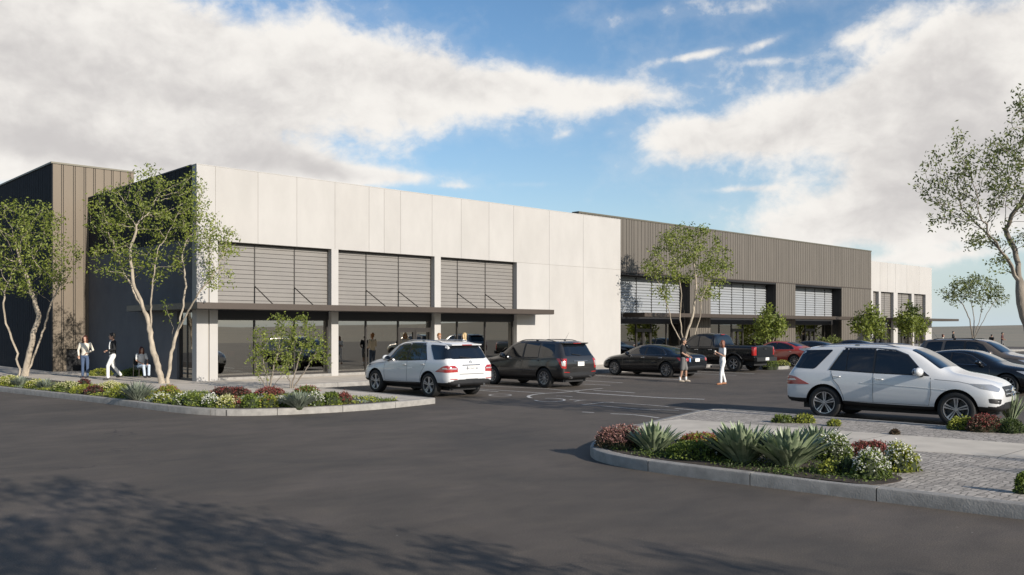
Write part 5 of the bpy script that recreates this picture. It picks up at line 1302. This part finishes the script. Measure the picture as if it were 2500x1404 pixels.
cushion('red_flowers', 'reddish green cushion right of the front wheel of the flank-on white SUV', 2440, 1049, 100, 40, 'red', 'redfl', HI, .12, group=wg)
cushion('groundcover', 'dark green cushion at the right edge below the flank-on white SUV', 2500, 1051, 70, 34, 'dark', None, HI, group=wg)
rosette('iris_clump', 'grey-green spiky clump at the nose of the flank-on white SUV', 2474, 1022, 90, 66, HI, 60, 'agave', None, .035, 12, (.05, .8))
# left bed, from the left edge to the tip
lb = 'plants in the left bed'
for nm, lab, px, py, w, h, lf, pt, npet in [
    ('groundcover', 'yellow-green cushion at the left edge of the left bed', 12, 942, 70, 24, 'yellow', 'cream', .10),
    ('groundcover', 'yellow-green cushion between the two small grey clumps at the left', 78, 949, 60, 22, 'yellow', 'cream', .1),
    ('groundcover', 'olive cushion right of the second grey clump, below the woman in jeans', 150, 957, 70, 24, 'green', 'cream', .1),
    ('groundcover', 'yellow-green cushion in front of the maroon mound, under the woman in jeans', 178, 963, 70, 22, 'yellow', None, 0),
    ('red_flowers', 'little red-flowered mound just below the feet of the woman in jeans', 196, 946, 40, 22, 'maroon', 'redfl', .07),
    ('red_flowers', 'maroon mound between two green cushions, below the walking man', 218, 964, 54, 22, 'maroon', 'redfl', .06),
    ('white_flowers', 'pale cream-flowered cushion below the walking man', 262, 955, 62, 22, 'yellow', 'cream', .3),
    ('groundcover', 'bright green cushion at the kerb left of the large grey clump', 258, 973, 72, 32, 'yellow', None, 0),
    ('groundcover', 'green cushion left of the large grey clump, at the back', 296, 960, 46, 22, 'green', None, 0),
    ('red_flowers', 'red-dotted green cushion right of the large grey clump, under the two-trunked tree', 402, 972, 70, 30, 'yellow', 'redfl', .06),
    ('white_flowers', 'white-dotted cushion at the kerb below the two-trunked tree', 386, 984, 50, 24, 'yellow', 'white', .12),
    ('white_flowers', 'white-dotted cushion at the kerb right of the two-trunked tree', 428, 990, 52, 28, 'green', 'white', .12),
    ('groundcover', 'green cushion left of the white-flowered balls', 462, 992, 56, 34, 'green', None, 0),
    ('white_flowers', 'white-flowered ball at the kerb, the left one of two', 492, 997, 46, 32, 'green', 'white', .25),
    ('white_flowers', 'cream-flowered ball at the kerb, the right one of two', 534, 999, 50, 32, 'yellow', 'cream', .25),
    ('red_flowers', 'small maroon tuft right of the cream-flowered ball', 568, 996, 30, 26, 'maroon', 'redfl', .15),
    ('red_flowers', 'long dark maroon drift at the back of the tip of the left bed', 548, 972, 112, 24, 'maroon', 'redfl', .05),
    ('groundcover', 'green cushion between the maroon tuft and the shrubs of thin stems', 604, 997, 56, 36, 'green', None, 0),
    ('groundcover', 'yellow-green cushion in front of the shrubs of thin stems', 652, 996, 52, 34, 'yellow', 'redfl', .04),
    ('red_flowers', 'red-dotted row behind the cushions, at the foot of the thin-stemmed shrubs', 650, 968, 90, 20, 'red', 'redfl', .15),
    ('white_flowers', 'white-flowered tuft left of the grey clump of the tip', 684, 994, 34, 26, 'green', 'white', .2),
    ('white_flowers', 'white-flowered tuft right of the grey clump of the tip', 768, 993, 48, 38, 'green', 'white', .2),
    ('groundcover', 'green cushion second from the right end of the left bed', 802, 990, 56, 34, 'green', None, 0),
    ('red_flowers', 'red-flowered cushion at the right end of the left bed', 834, 987, 48, 30, 'red', 'redfl', .2),
    ('groundcover', 'low green row behind the grey clump of the tip', 742, 966, 80, 22, 'green', 'redfl', .05),
    ('groundcover', 'yellow cushion by the dark side wall, behind the walking man', 236, 918, 60, 18, 'yellow', None, 0),
    ('groundcover', 'green hedge cushion by the dark side wall, left of the seated woman', 312, 919, 66, 20, 'green', None, 0),
    ('groundcover', 'green tuft by the dark side wall, right of the two-trunked tree', 424, 920, 30, 22, 'dark', None, 0),
    ('groundcover', 'yellow-green cushion at the sill of the first shop window', 566, 918, 70, 22, 'yellow', None, 0),
    ('groundcover', 'green cushion at the sill of the first shop window, behind the thin-stemmed shrubs', 770, 911, 60, 18, 'green', None, 0)]:
    cushion(nm, lab, px, py, w, h, lf, pt, HW, npet, group=lb)
gc = 'grey spiky clumps in the left bed'
rosette('lavender', 'small grey clump nearest the left edge in the left bed', 48, 944, 62, 28, HW, 110, 'grey', gc, .03, 2, (.1, 1.2), curl=.3)
rosette('lavender', 'small grey clump under the left tree, second from the left', 108, 951, 64, 30, HW, 110, 'grey', gc, .03, 4, (.1, 1.2), curl=.3)
rosette('lavender', 'large grey clump in the middle of the left bed, below the seated woman', 330, 977, 96, 50, HW, 170, 'grey', gc, .035, 6, (.1, 1.2), curl=.3)
rosette('lavender', 'wide grey clump in the planted tip below the thin-stemmed shrubs', 726, 996, 108, 46, HW, 170, 'grey', gc, .035, 7, (.1, 1.25), curl=.3)
# low leafy cover over the soil of both beds
def carpet(name, poly, n, ls, mats, seed, z, label):
    rg = np.random.default_rng(seed); P = np.array(poly); lo, hi = P.min(0), P.max(0)
    def inside(q):
        c = np.zeros(len(q), bool); j = len(P)-1
        for i in range(len(P)):
            cond = ((P[i, 1] > q[:, 1]) != (P[j, 1] > q[:, 1])) & (q[:, 0] < (P[j, 0]-P[i, 0])*(q[:, 1]-P[i, 1])/(P[j, 1]-P[i, 1]+1e-12)+P[i, 0]); c ^= cond; j = i
        return c
    ctr = lo+rg.random((1200, 2))*(hi-lo); ctr = ctr[inside(ctr)][:n//60]
    for k, m_ in enumerate(mats):
        cs = ctr[k::len(mats)]; Q = np.repeat(cs, 60, 0)+rg.normal(size=(len(cs)*60, 2))*.13; Q = Q[inside(Q)]
        z_ = z+np.abs(rg.normal(size=len(Q)))*.035; p3 = np.column_stack([Q, z_]); a, b = leaf_frames(rg, len(Q), .7); s = ls*rg.uniform(.6, 1.3, (len(Q), 1))
        o = link(name, leaves_mesh(name, p3, a*s, b*s*.5, rg.random(len(Q)), GREENS[m_])); o['kind'] = 'stuff'; o['label'] = label
carpet('ground_cover', [p for p in bedL_front if p[1] < 46]+chaikin(bedL_back, 1)[:-6], 40000, .030, ['yellow', 'green', 'grey', 'yellow'], 3, HW, 'low leafy ground cover over the soil of the left bed')
carpet('ground_cover', bedR, 9000, .020, ['green', 'dark', 'dark'], 4, HI, 'low leafy ground cover over the soil of the near island bed')
# planter by the pickup
structure(kerb(chaikin([(41.9, 28.2), (41.9, 24.9), (42.4, 24.3), (43.6, 24.3), (44.1, 24.9), (44.1, 28.2)], 2), HW).build('kerb', [M['kerb'], M['kerb_joint']], smooth=30, fix=True))
structure(MB().prism(chaikin([(42.0, 28.2), (42.0, 24.9), (42.4, 24.42), (43.5, 24.42), (44., 24.9), (44., 28.2)], 1), 0, HW-.01).build('planting_soil', M['soil']))
for nm, lab, px, py, w, h, lf in (('groundcover', 'green grassy clump in the planter at the pickup tail', 1884, 896, 44, 20, 'green'), ('groundcover', 'yellow grassy clump in the planter, below the red sedan', 1915, 893, 46, 14, 'straw')):
    cushion(nm, lab, px, py, w, h, lf, None, HW, group='clumps in the pickup planter')
cushion('bush', 'round green bush at the foot of the far cream building', 2210, 846, 24, 16, 'green', None, .1)

# ---------------------------------------------------------------- people
SK = {'light': mat('skin_light', (.44, .255, .175), .5), 'tan': mat('skin_tan', (.33, .19, .125), .5)}
CL = lambda n, c: M.setdefault('cl_'+n, mat(n+'_cloth', c, .9, var=.08, vscale=9))
def remesh(mb, name, vox, m, smooth=2):
    me = mb.mesh('tmp', M['trim'], fix=True)
    def f(o):
        r = o.modifiers.new('r', 'REMESH'); r.mode = 'VOXEL'; r.voxel_size = vox
        s = o.modifiers.new('s', 'SMOOTH'); s.factor = .5; s.iterations = smooth
    me = baked(me, [f], name); me.materials.clear(); me.materials.append(m); me.polygons.foreach_set('use_smooth', [True]*len(me.polygons)); return me
def limb(mb, pts, rad, k=10):
    P = [Vector(p) for p in pts]; n = len(P)
    mb.tube(P, rad, k); 
    for p, r in zip(P, rad): mb.ell(p, (r, r, r), 10, 6)
def ring(mb, secs, k=16):                       # stacked ellipses (centre, half depth x, half width y)
    vs = []
    for c, a, b in secs:
        for j in range(k): t = 2*pi*j/k; vs.append((c[0]+a*cos(t), c[1]+b*sin(t), c[2]))
    n = len(secs); mb.add(vs, [(i*k+j, i*k+(j+1) % k, (i+1)*k+(j+1) % k, (i+1)*k+j) for i in range(n-1) for j in range(k)]+[tuple(range(k-1, -1, -1)), tuple(range((n-1)*k, n*k))])

def person(label, loc, face, h=1.75, skin='light', top=None, legs=None, shoe=(.02, .02, .02), hair=(.03, .02, .014), pose=None, female=False, long_hair=False, shorts=False, sleeve=1., jacket=None, group=None):
    """figure in its own axes: +X is where it faces, +Y its left; all joints in metres for a 1.75 m person"""
    J = dict(pel=(0, 0, .93), hipL=(0, .09, .91), kneeL=(.02, .10, .50), ankL=(0, .10, .08), hipR=(0, -.09, .91), kneeR=(.02, -.10, .50), ankR=(0, -.10, .08), toeL=0., toeR=0.,
             shL=(0, .185, 1.42), elL=(-.03, .25, 1.14), wrL=(.06, .25, .90), shR=(0, -.185, 1.42), elR=(-.03, -.25, 1.14), wrR=(.06, -.25, .90), head=0., dz=0.)
    J.update(pose or {}); g = .92 if female else 1.
    root = thing('person', label, 'person', loc, face, group)
    dz = J['dz']; V = lambda k: Vector(J[k])
    hx = .012; hc = Vector((hx+.01, 0, 1.625+dz)); hr = Matrix.Rotation(J['head'], 3, 'Z')
    b = MB()
    b.ell(hc+Vector((-.012, 0, .018)), (.098, .076, .112), 18, 14, 0, hr)                      # skull
    b.ell(hc+hr @ Vector((.022, 0, -.052)), (.070, .058, .072), 14, 10, 0, hr)                     # jaw
    b.ell(hc+hr @ Vector((.098, 0, -.012)), (.020, .013, .026), 8, 6, 0, hr)                       # nose
    b.ell(hc+hr @ Vector((.082, 0, -.062)), (.014, .026, .008), 8, 6, 0, hr); b.ell(hc+hr @ Vector((.078, 0, -.098)), (.022, .024, .018), 8, 6, 0, hr)   # mouth, chin
    for sg in (1, -1): b.ell(hc+hr @ Vector((-.012, sg*.077, -.012)), (.022, .012, .034), 8, 6, 0, hr)
    limb(b, [(0, 0, 1.40+dz), (.004, 0, 1.50+dz), (.012, 0, 1.57+dz)], [.062*g, .054*g, .052*g])
    ring(b, [((0, 0, .90+dz), .09*g, .14), ((0, 0, 1.10+dz), .085*g, .12*g), ((0, 0, 1.30+dz), .10*g, .15*g), ((0, 0, 1.42+dz), .07*g, .14*g)])
    for s, sg in (('L', 1), ('R', -1)):
        hip, kn, an = V('hip'+s), V('knee'+s), V('ank'+s)
        limb(b, [hip, hip.lerp(kn, .5), kn, kn.lerp(an, .3), an], [.080*g, .068*g, .052*g, .054*g, .036*g])
        ft = Vector((cos(J['toe'+s]), sin(J['toe'+s]), 0)); limb(b, [an+Vector((0, 0, -.03)), an+ft*.13+Vector((0, 0, -.055))], [.035, .025])
        sh, el, wr = V('sh'+s), V('el'+s), V('wr'+s)
        limb(b, [sh, sh.lerp(el, .5), el, el.lerp(wr, .35), wr], [.052*g, .045*g, .037*g, .037*g, .025*g])
        d = (wr-el).normalized(); sd = d.cross(Vector((0, 0, 1))); sd = sd.normalized() if sd.length > .2 else Vector((0, 1, 0)); nn = sd.cross(d)
        pc = wr+d*.05; b.ell(pc, (.03, .03, .03), 8, 6); b.tube([wr, pc, pc+d*.035], [.024, .034, .036], 8, flat=.5)
        for q, L_ in ((-.027, .062), (-.009, .074), (.009, .070), (.027, .055)):                   # curled fingers
            r0 = pc+d*.03+sd*q; b.tube([r0, r0+d*L_*.5-nn*.008, r0+d*L_*.85-nn*.026], [.0095, .0085, .007], 6)
        t0 = pc+sd*(-.03*sg)-d*.02; b.tube([t0, t0+sd*(-.022*sg)+d*.022, t0+sd*(-.024*sg)+d*.05-nn*.012], [.011, .0095, .008], 6)
    link('body', remesh(b, 'body', .0075, SK[skin], 3), root)
    for sg in (1, -1): MB().ell(hc+hr @ Vector((.080, sg*.030, .012)), (.012, .014, .008), 8, 6, 0, hr).build('eye', M['black'], root, smooth=60)
    # hair
    hm = MB(); hm.ell(hc+hr @ Vector((-.026, 0, .040)), (.104, .088, .108), 16, 12, 0, hr)
    if long_hair:
        hm.ell(hc+hr @ Vector((-.055, 0, -.06)), (.062, .098, .14), 14, 10, 0, hr); hm.ell(hc+hr @ Vector((-.065, 0, -.17)), (.045, .092, .10), 12, 8, 0, hr)
        for sg in (1, -1): hm.tube([hc+hr @ Vector((.03, sg*.075, .06)), hc+hr @ Vector((.01, sg*.092, -.05)), hc+hr @ Vector((-.01, sg*.088, -.20))], [.026, .03, .022], 8)
    else: hm.ell(hc+hr @ Vector((-.05, 0, -.03)), (.058, .074, .07), 12, 8, 0, hr); hm.ell(hc+hr @ Vector((.045, 0, .098)), (.05, .062, .03), 10, 6, 0, hr)
    hme = remesh(hm, 'hair', .012, mat('hair', hair, .55, var=.3, vscale=30, stretch=(1, 1, .2)), 1)
    link('hair', hme, root)
    # trousers or shorts
    t = MB(); ring(t, [((0, 0, .84+dz), .115*g, .155), ((0, 0, .93+dz), .118*g, .165 if female else .16), ((0, 0, 1.03+dz), .10*g, .14*g)])
    for s in 'LR':
        hip, kn, an = V('hip'+s), V('knee'+s), V('ank'+s)
        if shorts: limb(t, [hip, hip.lerp(kn, .5), hip.lerp(kn, .95)], [.105, .10, .095])
        else: limb(t, [hip, hip.lerp(kn, .5), kn, kn.lerp(an, .5), kn.lerp(an, .93)], [.102*g, .086*g, .066*g, .062*g, .060*g])
    link('shorts' if shorts else 'trousers', remesh(t, 'trousers', .014, legs), root)
    s_ = MB(); ring(s_, [((0, 0, .93+dz), .125*g, .168), ((.0, 0, 1.08+dz), .112*g, .142*g), ((0, 0, 1.26+dz), .125*g, .172*g), ((0, 0, 1.38+dz), .105*g, .175*g), ((0, 0, 1.455+dz), .066*g, .10*g)])
    for s in 'LR':
        sh, el, wr = V('sh'+s), V('el'+s), V('wr'+s)
        e_ = [sh, sh.lerp(el, .5), el, el.lerp(wr, .5), el.lerp(wr, .93)]; rr = [.068*g, .060*g, .050*g, .046*g, .038*g]
        k = 5 if sleeve > .9 else 2
        if k == 2: e_ = [sh, sh.lerp(el, .35), sh.lerp(el, .7)]; rr = [.068*g, .066*g, .064*g]; k = 3
        limb(s_, e_[:k], rr[:k])
    link('jacket' if jacket else 'shirt', remesh(s_, 'shirt', .014, top), root)
    if jacket:
        j = MB(); ring(j, [((.10*g, 0, 1.0+dz), .03, .045), ((.112*g, 0, 1.25+dz), .03, .05), ((.085*g, 0, 1.42+dz), .03, .04), ((.05, 0, 1.475+dz), .03, .04)]); j.build('shirt_front', jacket, root, smooth=60)
    sm = mat('shoe', shoe, .6)
    for s in 'LR':
        an = V('ank'+s); ft = Vector((cos(J['toe'+s]), sin(J['toe'+s]), 0)); sh_ = MB()
        sh_.ell(an+Vector((0, 0, -.035)), (.05, .045, .048), 10, 8); sh_.tube([an-ft*.045+Vector((0, 0, -.045)), an+ft*.06+Vector((0, 0, -.04)), an+ft*.13+Vector((0, 0, -.052)), an+ft*.18+Vector((0, 0, -.06))], [.036, .044, .040, .022], 10)
        link('shoe', remesh(sh_, 'shoe', .012, sm, 1), root)
    root.scale = (h/1.75,)*3
    return root
def facing(px_right, toward):                    # heading on the ground from picture-right and towards-the-camera amounts
    x = ct*px_right-st_*toward; y = -st_*px_right-ct*toward; return atan2(y, x)

white = CL('white', (.70, .69, .66)); cream = CL('cream', (.62, .57, .48)); black = CL('black', (.012, .012, .013)); jeans = CL('denim', (.055, .085, .15)); grey = CL('grey', (.13, .125, .12)); lightblue = CL('pale_blue', (.45, .52, .60))
armsfront = dict(elL=(.02, .26, 1.15), wrL=(.20, .10, 1.10), elR=(.02, -.26, 1.15), wrR=(.20, -.10, 1.08))
pw1 = person('woman in a cream top and blue jeans standing by the taupe block', gp(208, 922, HW), facing(.15, 1), 1.70, 'light', cream, jeans, (.03, .03, .04), (.07, .02, .012), dict(elL=(-.04, .30, 1.16), wrL=(.13, .12, 1.04), elR=(-.02, -.28, 1.14), wrR=(.10, -.22, .92), kneeL=(.03, .10, .5), kneeR=(.02, -.09, .5)), True, True)
pm1 = person('man in a black jacket and white trousers walking by the dark side wall', gp(275, 927, HW), facing(-.75, .7), 1.82, 'light', black, white, (.03, .028, .025), (.012, .009, .007), dict(armsfront, kneeL=(.20, .09, .52), ankL=(.20, .10, .08), kneeR=(-.06, -.09, .50), ankR=(-.34, -.10, .15), head=-.25), jacket=white)
sit = dict(dz=-.46, pel=(0, 0, .47), hipL=(0, .10, .47), hipR=(0, -.10, .47), kneeL=(.42, .12, .50), kneeR=(.42, -.12, .50), ankL=(.40, .12, .08), ankR=(.46, -.10, .08), shL=(0, .185, .96), shR=(0, -.185, .96), elL=(.06, .25, .72), wrL=(.28, .12, .60), elR=(.06, -.25, .72), wrR=(.28, -.12, .60))
LS = gp(345, 921, HW); FS = facing(.75, .6)
ps = person('woman in a white T-shirt sitting on a dark chair by the side wall', LS, FS, 1.68, 'light', white, lightblue, (.03, .03, .03), (.08, .018, .012), sit, True, True, sleeve=.4)
ch = thing('chair', 'dark chair under the seated woman', 'chair', LS, FS)
c = MB(); c.box(-.22, .22, -.22, .22, .325, .36); c.build('seat', M['trim'], ch)
c = MB(); c.box(-.25, -.215, -.2, .2, .50, .80); c.build('backrest', M['trim'], ch)
for x in (-.2, .2):
    for y in (-.2, .2):
        c = MB(); rod(c, (x*1.12, y*1.12, 0), (x if x > 0 else -.23, y, .325 if x > 0 else .80), .014, 6); c.build('leg', M['bronze'], ch)
LW = gp(383, 917, HW); wk = thing('wicker_chair', 'empty tan wicker chair behind the trunks of the two-trunked tree', 'chair', LW, facing(-.2, -1.))
wm = mat('wicker', (.36, .27, .13), .7, var=.25, vscale=40, bump=.6, bscale=120)
c = MB(); c.obox((-.24, 0, .66), (.03, 0, .015), (0, .29, 0), (-.04, 0, .17)); c.build('backrest', wm, wk, smooth=30)
c = MB(); c.box(-.22, .24, -.24, .24, .40, .45); c.build('seat', wm, wk)
for x in (-.21, .22):
    for y in (-.22, .22):
        c = MB(); rod(c, (x, y, 0), (x, y, .42 if x > 0 else .56), .016, 6); c.build('leg', M['bronze'], wk)
LT = gp(366, 919, HW); tb = thing('cafe_table', 'low black table between the seated woman and the wicker chair', 'table', LT)
MB().lathe([(0, .50), (.26, .50), (.26, .53), (0, .53)], 24, 0, 'z').build('table_top', M['trim'], tb, fix=True); MB().lathe([(.02, .03), (.02, .5)], 10, 0, 'z').build('post', M['trim'], tb); MB().lathe([(0, 0), (.2, 0), (.2, .03), (0, .03)], 20, 0, 'z').build('foot', M['trim'], tb, fix=True)

pm2 = person('man in a black polo shirt and grey shorts standing behind the black sedan', gp(1668, 932), facing(1, .25), 1.78, 'tan', black, grey, (.35, .30, .24), (.02, .015, .012), dict(elL=(-.02, .26, 1.16), wrL=(.24, .20, 1.02), elR=(-.02, -.26, 1.15), wrR=(.23, -.16, 1.00), kneeL=(.10, .10, .5), ankL=(.10, .11, .08), kneeR=(-.03, -.09, .5), ankR=(-.12, -.10, .08)), shorts=True, sleeve=.4)
for s in (1, -1): MB().tube([(.10, .11, .08), (.10, .11, .2)] if s > 0 else [(-.12, -.10, .08), (-.115, -.10, .2)], [.044, .047], 10).build('sock', white, pm2, smooth=60)
bo = thing('water_bottle', 'blue water bottle held by the man in shorts', 'bottle', (0, 0, 0)); bo.matrix_world = pm2.matrix_basis @ Matrix.Translation((.27, -.15, .80))
MB().lathe([(0, 0), (.035, 0), (.036, .14), (.015, .19), (.015, .21), (0, .21)], 14, 0, 'z').build('flask', mat('blue_plastic', (.18, .32, .55), .2), bo, smooth=40, fix=True); MB().lathe([(0, .205), (.02, .205), (.02, .235), (0, .235)], 12, 0, 'z').build('cap', M['trim'], bo, fix=True)
pw2 = person('woman dressed in white with reddish hair, holding a cup, facing the man in shorts', gp(1764, 939), facing(-1, .2), 1.70, 'light', white, CL('white_trouser', (.68, .67, .65)), (.30, .13, .06), (.15, .05, .022), dict(elL=(.02, .22, 1.13), wrL=(.25, .10, 1.26), elR=(.03, -.22, 1.13), wrR=(.24, -.10, 1.20), kneeL=(.10, .09, .5), ankL=(.12, .10, .08), kneeR=(-.04, -.09, .5), ankR=(-.16, -.10, .09)), True, True, sleeve=.4)
cu = thing('paper_cup', 'small cup in the hands of the woman in white', 'cup', (0, 0, 0)); cu.matrix_world = pw2.matrix_basis @ Matrix.Translation((.33, .04, 1.24))
MB().lathe([(0, 0), (.028, 0), (.036, .10), (0, .10)], 14, 0, 'z').build('cup_body', cream, cu, smooth=40, fix=True); MB().lathe([(0, .10), (.038, .10), (.036, .115), (0, .115)], 14, 0, 'z').build('lid', white, cu, fix=True)
# people half hidden behind the cars and inside the shop
def stand(px, v, z): return (col_u(px, v), v, z)
blond = (.42, .30, .15)
pb1 = person('curly-haired person whose head shows over the nose-in white SUV, left one', stand(1072, 30.3, HW), facing(.6, 1), 1.79, 'light', cream, jeans, hair=(.30, .13, .04), female=True, pose=armsfront)
pb2 = person('blond person in white whose head shows over the nose-in white SUV, right one', stand(1134, 30.6, HW), facing(-1, -.2), 1.80, 'light', white, jeans, hair=blond, female=True, long_hair=True)
ins = 'people inside the shop behind the second window'
pi1 = copy_tree(pm1); pi1.location = stand(901, 34.6, FL+.002); pi1.rotation_euler = (0, 0, facing(1, 0)); pi1['label'] = 'dark figure inside the second shop window, left one of three'; pi1['group'] = ins
pi2 = copy_tree(pm1); pi2.location = stand(936, 35.0, FL+.002); pi2.rotation_euler = (0, 0, facing(-.2, 1)); pi2['label'] = 'dark figure inside the second shop window, middle one of three'; pi2['group'] = ins
pi3 = copy_tree(pm2); pi3.location = stand(955, 34.4, FL+.002); pi3.rotation_euler = (0, 0, facing(-1, .3)); pi3['label'] = 'dark figure inside the second shop window, right one of three'; pi3['group'] = ins
for t in (pi1, pi2, pi3):
    for o in t.children:
        if o.name.split('.')[0] in ('trousers', 'shorts', 'shirt_front', 'sock'): o.data = o.data.copy(); o.data.materials[0] = grey
fp = 'people at the far right beyond the cars'
for src, lab, loc, fc, sc in ((pm1, 'person in black under the far canopy, beside the small tree', stand(2152, 31.2, HW), facing(.5, -1), 1.), (pm1, 'standing person in dark clothes over the brown SUV roof, left of the sparse tree', gp(2327, 846), facing(1, .5), 1.02),
                              (pm2, 'person whose dark head just shows over the brown SUV, right of the sparse tree', gp(2421, 858), facing(1, -.5), .92), (pm2, 'person in a dark checked top seen over the bonnet of the brown SUV', gp(2447, 853), facing(1, .8), 1.0), (pw1, 'red-haired person barely showing over the rear roof of the brown SUV', gp(2302, 862), facing(1, .5), .98)):
    c = copy_tree(src); c.location = loc; c.rotation_euler = (0, 0, fc); c.scale = tuple(q*sc for q in src.scale); c['label'] = lab; c['group'] = fp
    if src is pm1:
        for o in c.children:
            if o.name.split('.')[0] in ('trousers', 'shirt_front'): o.data = o.data.copy(); o.data.materials[0] = black
    if src is pm2 and 'checked' in lab:
        for o in c.children:
            if o.name.split('.')[0] == 'shirt': o.data = o.data.copy(); o.data.materials[0] = CL('dark_red', (.07, .02, .02))
# display tables inside the shops
om = mat('orange_packaging', (.42, .12, .04), .6, var=.3, vscale=6); wd_ = mat('display_wood', (.22, .13, .07), .6, var=.2)
for lab, x, y, L_ in (('wooden display table with orange goods inside the first shop window', 16.4, 35.4, 1.6), ('wooden display table with orange goods inside the first window of the taupe building', 43.4, 36.4, 2.2), ('wooden display table with orange goods inside the third cream bay', 28.5, 35.6, 1.6), ('wooden display table with orange goods inside the second window of the taupe building', 55.0, 36.6, 2.4)):
    t = thing('display_table', lab, 'table', (x, y, .163), 0, 'display tables inside the shops')
    MB().box(-L_/2, L_/2, -.4, .4, .80, .86).build('table_top', wd_, t)
    for sx in (-1, 1):
        for sy in (-1, 1): MB().box(sx*(L_/2-.08)-.04, sx*(L_/2-.08)+.04, sy*.32-.04, sy*.32+.04, 0, .80).build('leg', wd_, t)
    g_ = MB(); rg = random.Random(int(x*10))
    q = -L_/2+.1
    while q < L_/2-.3: w = rg.uniform(.2, .4); g_.box(q, q+w, -.25, .2, .862, .862+rg.uniform(.2, .55)); q += w+.06
    g_.build('goods', om, t)
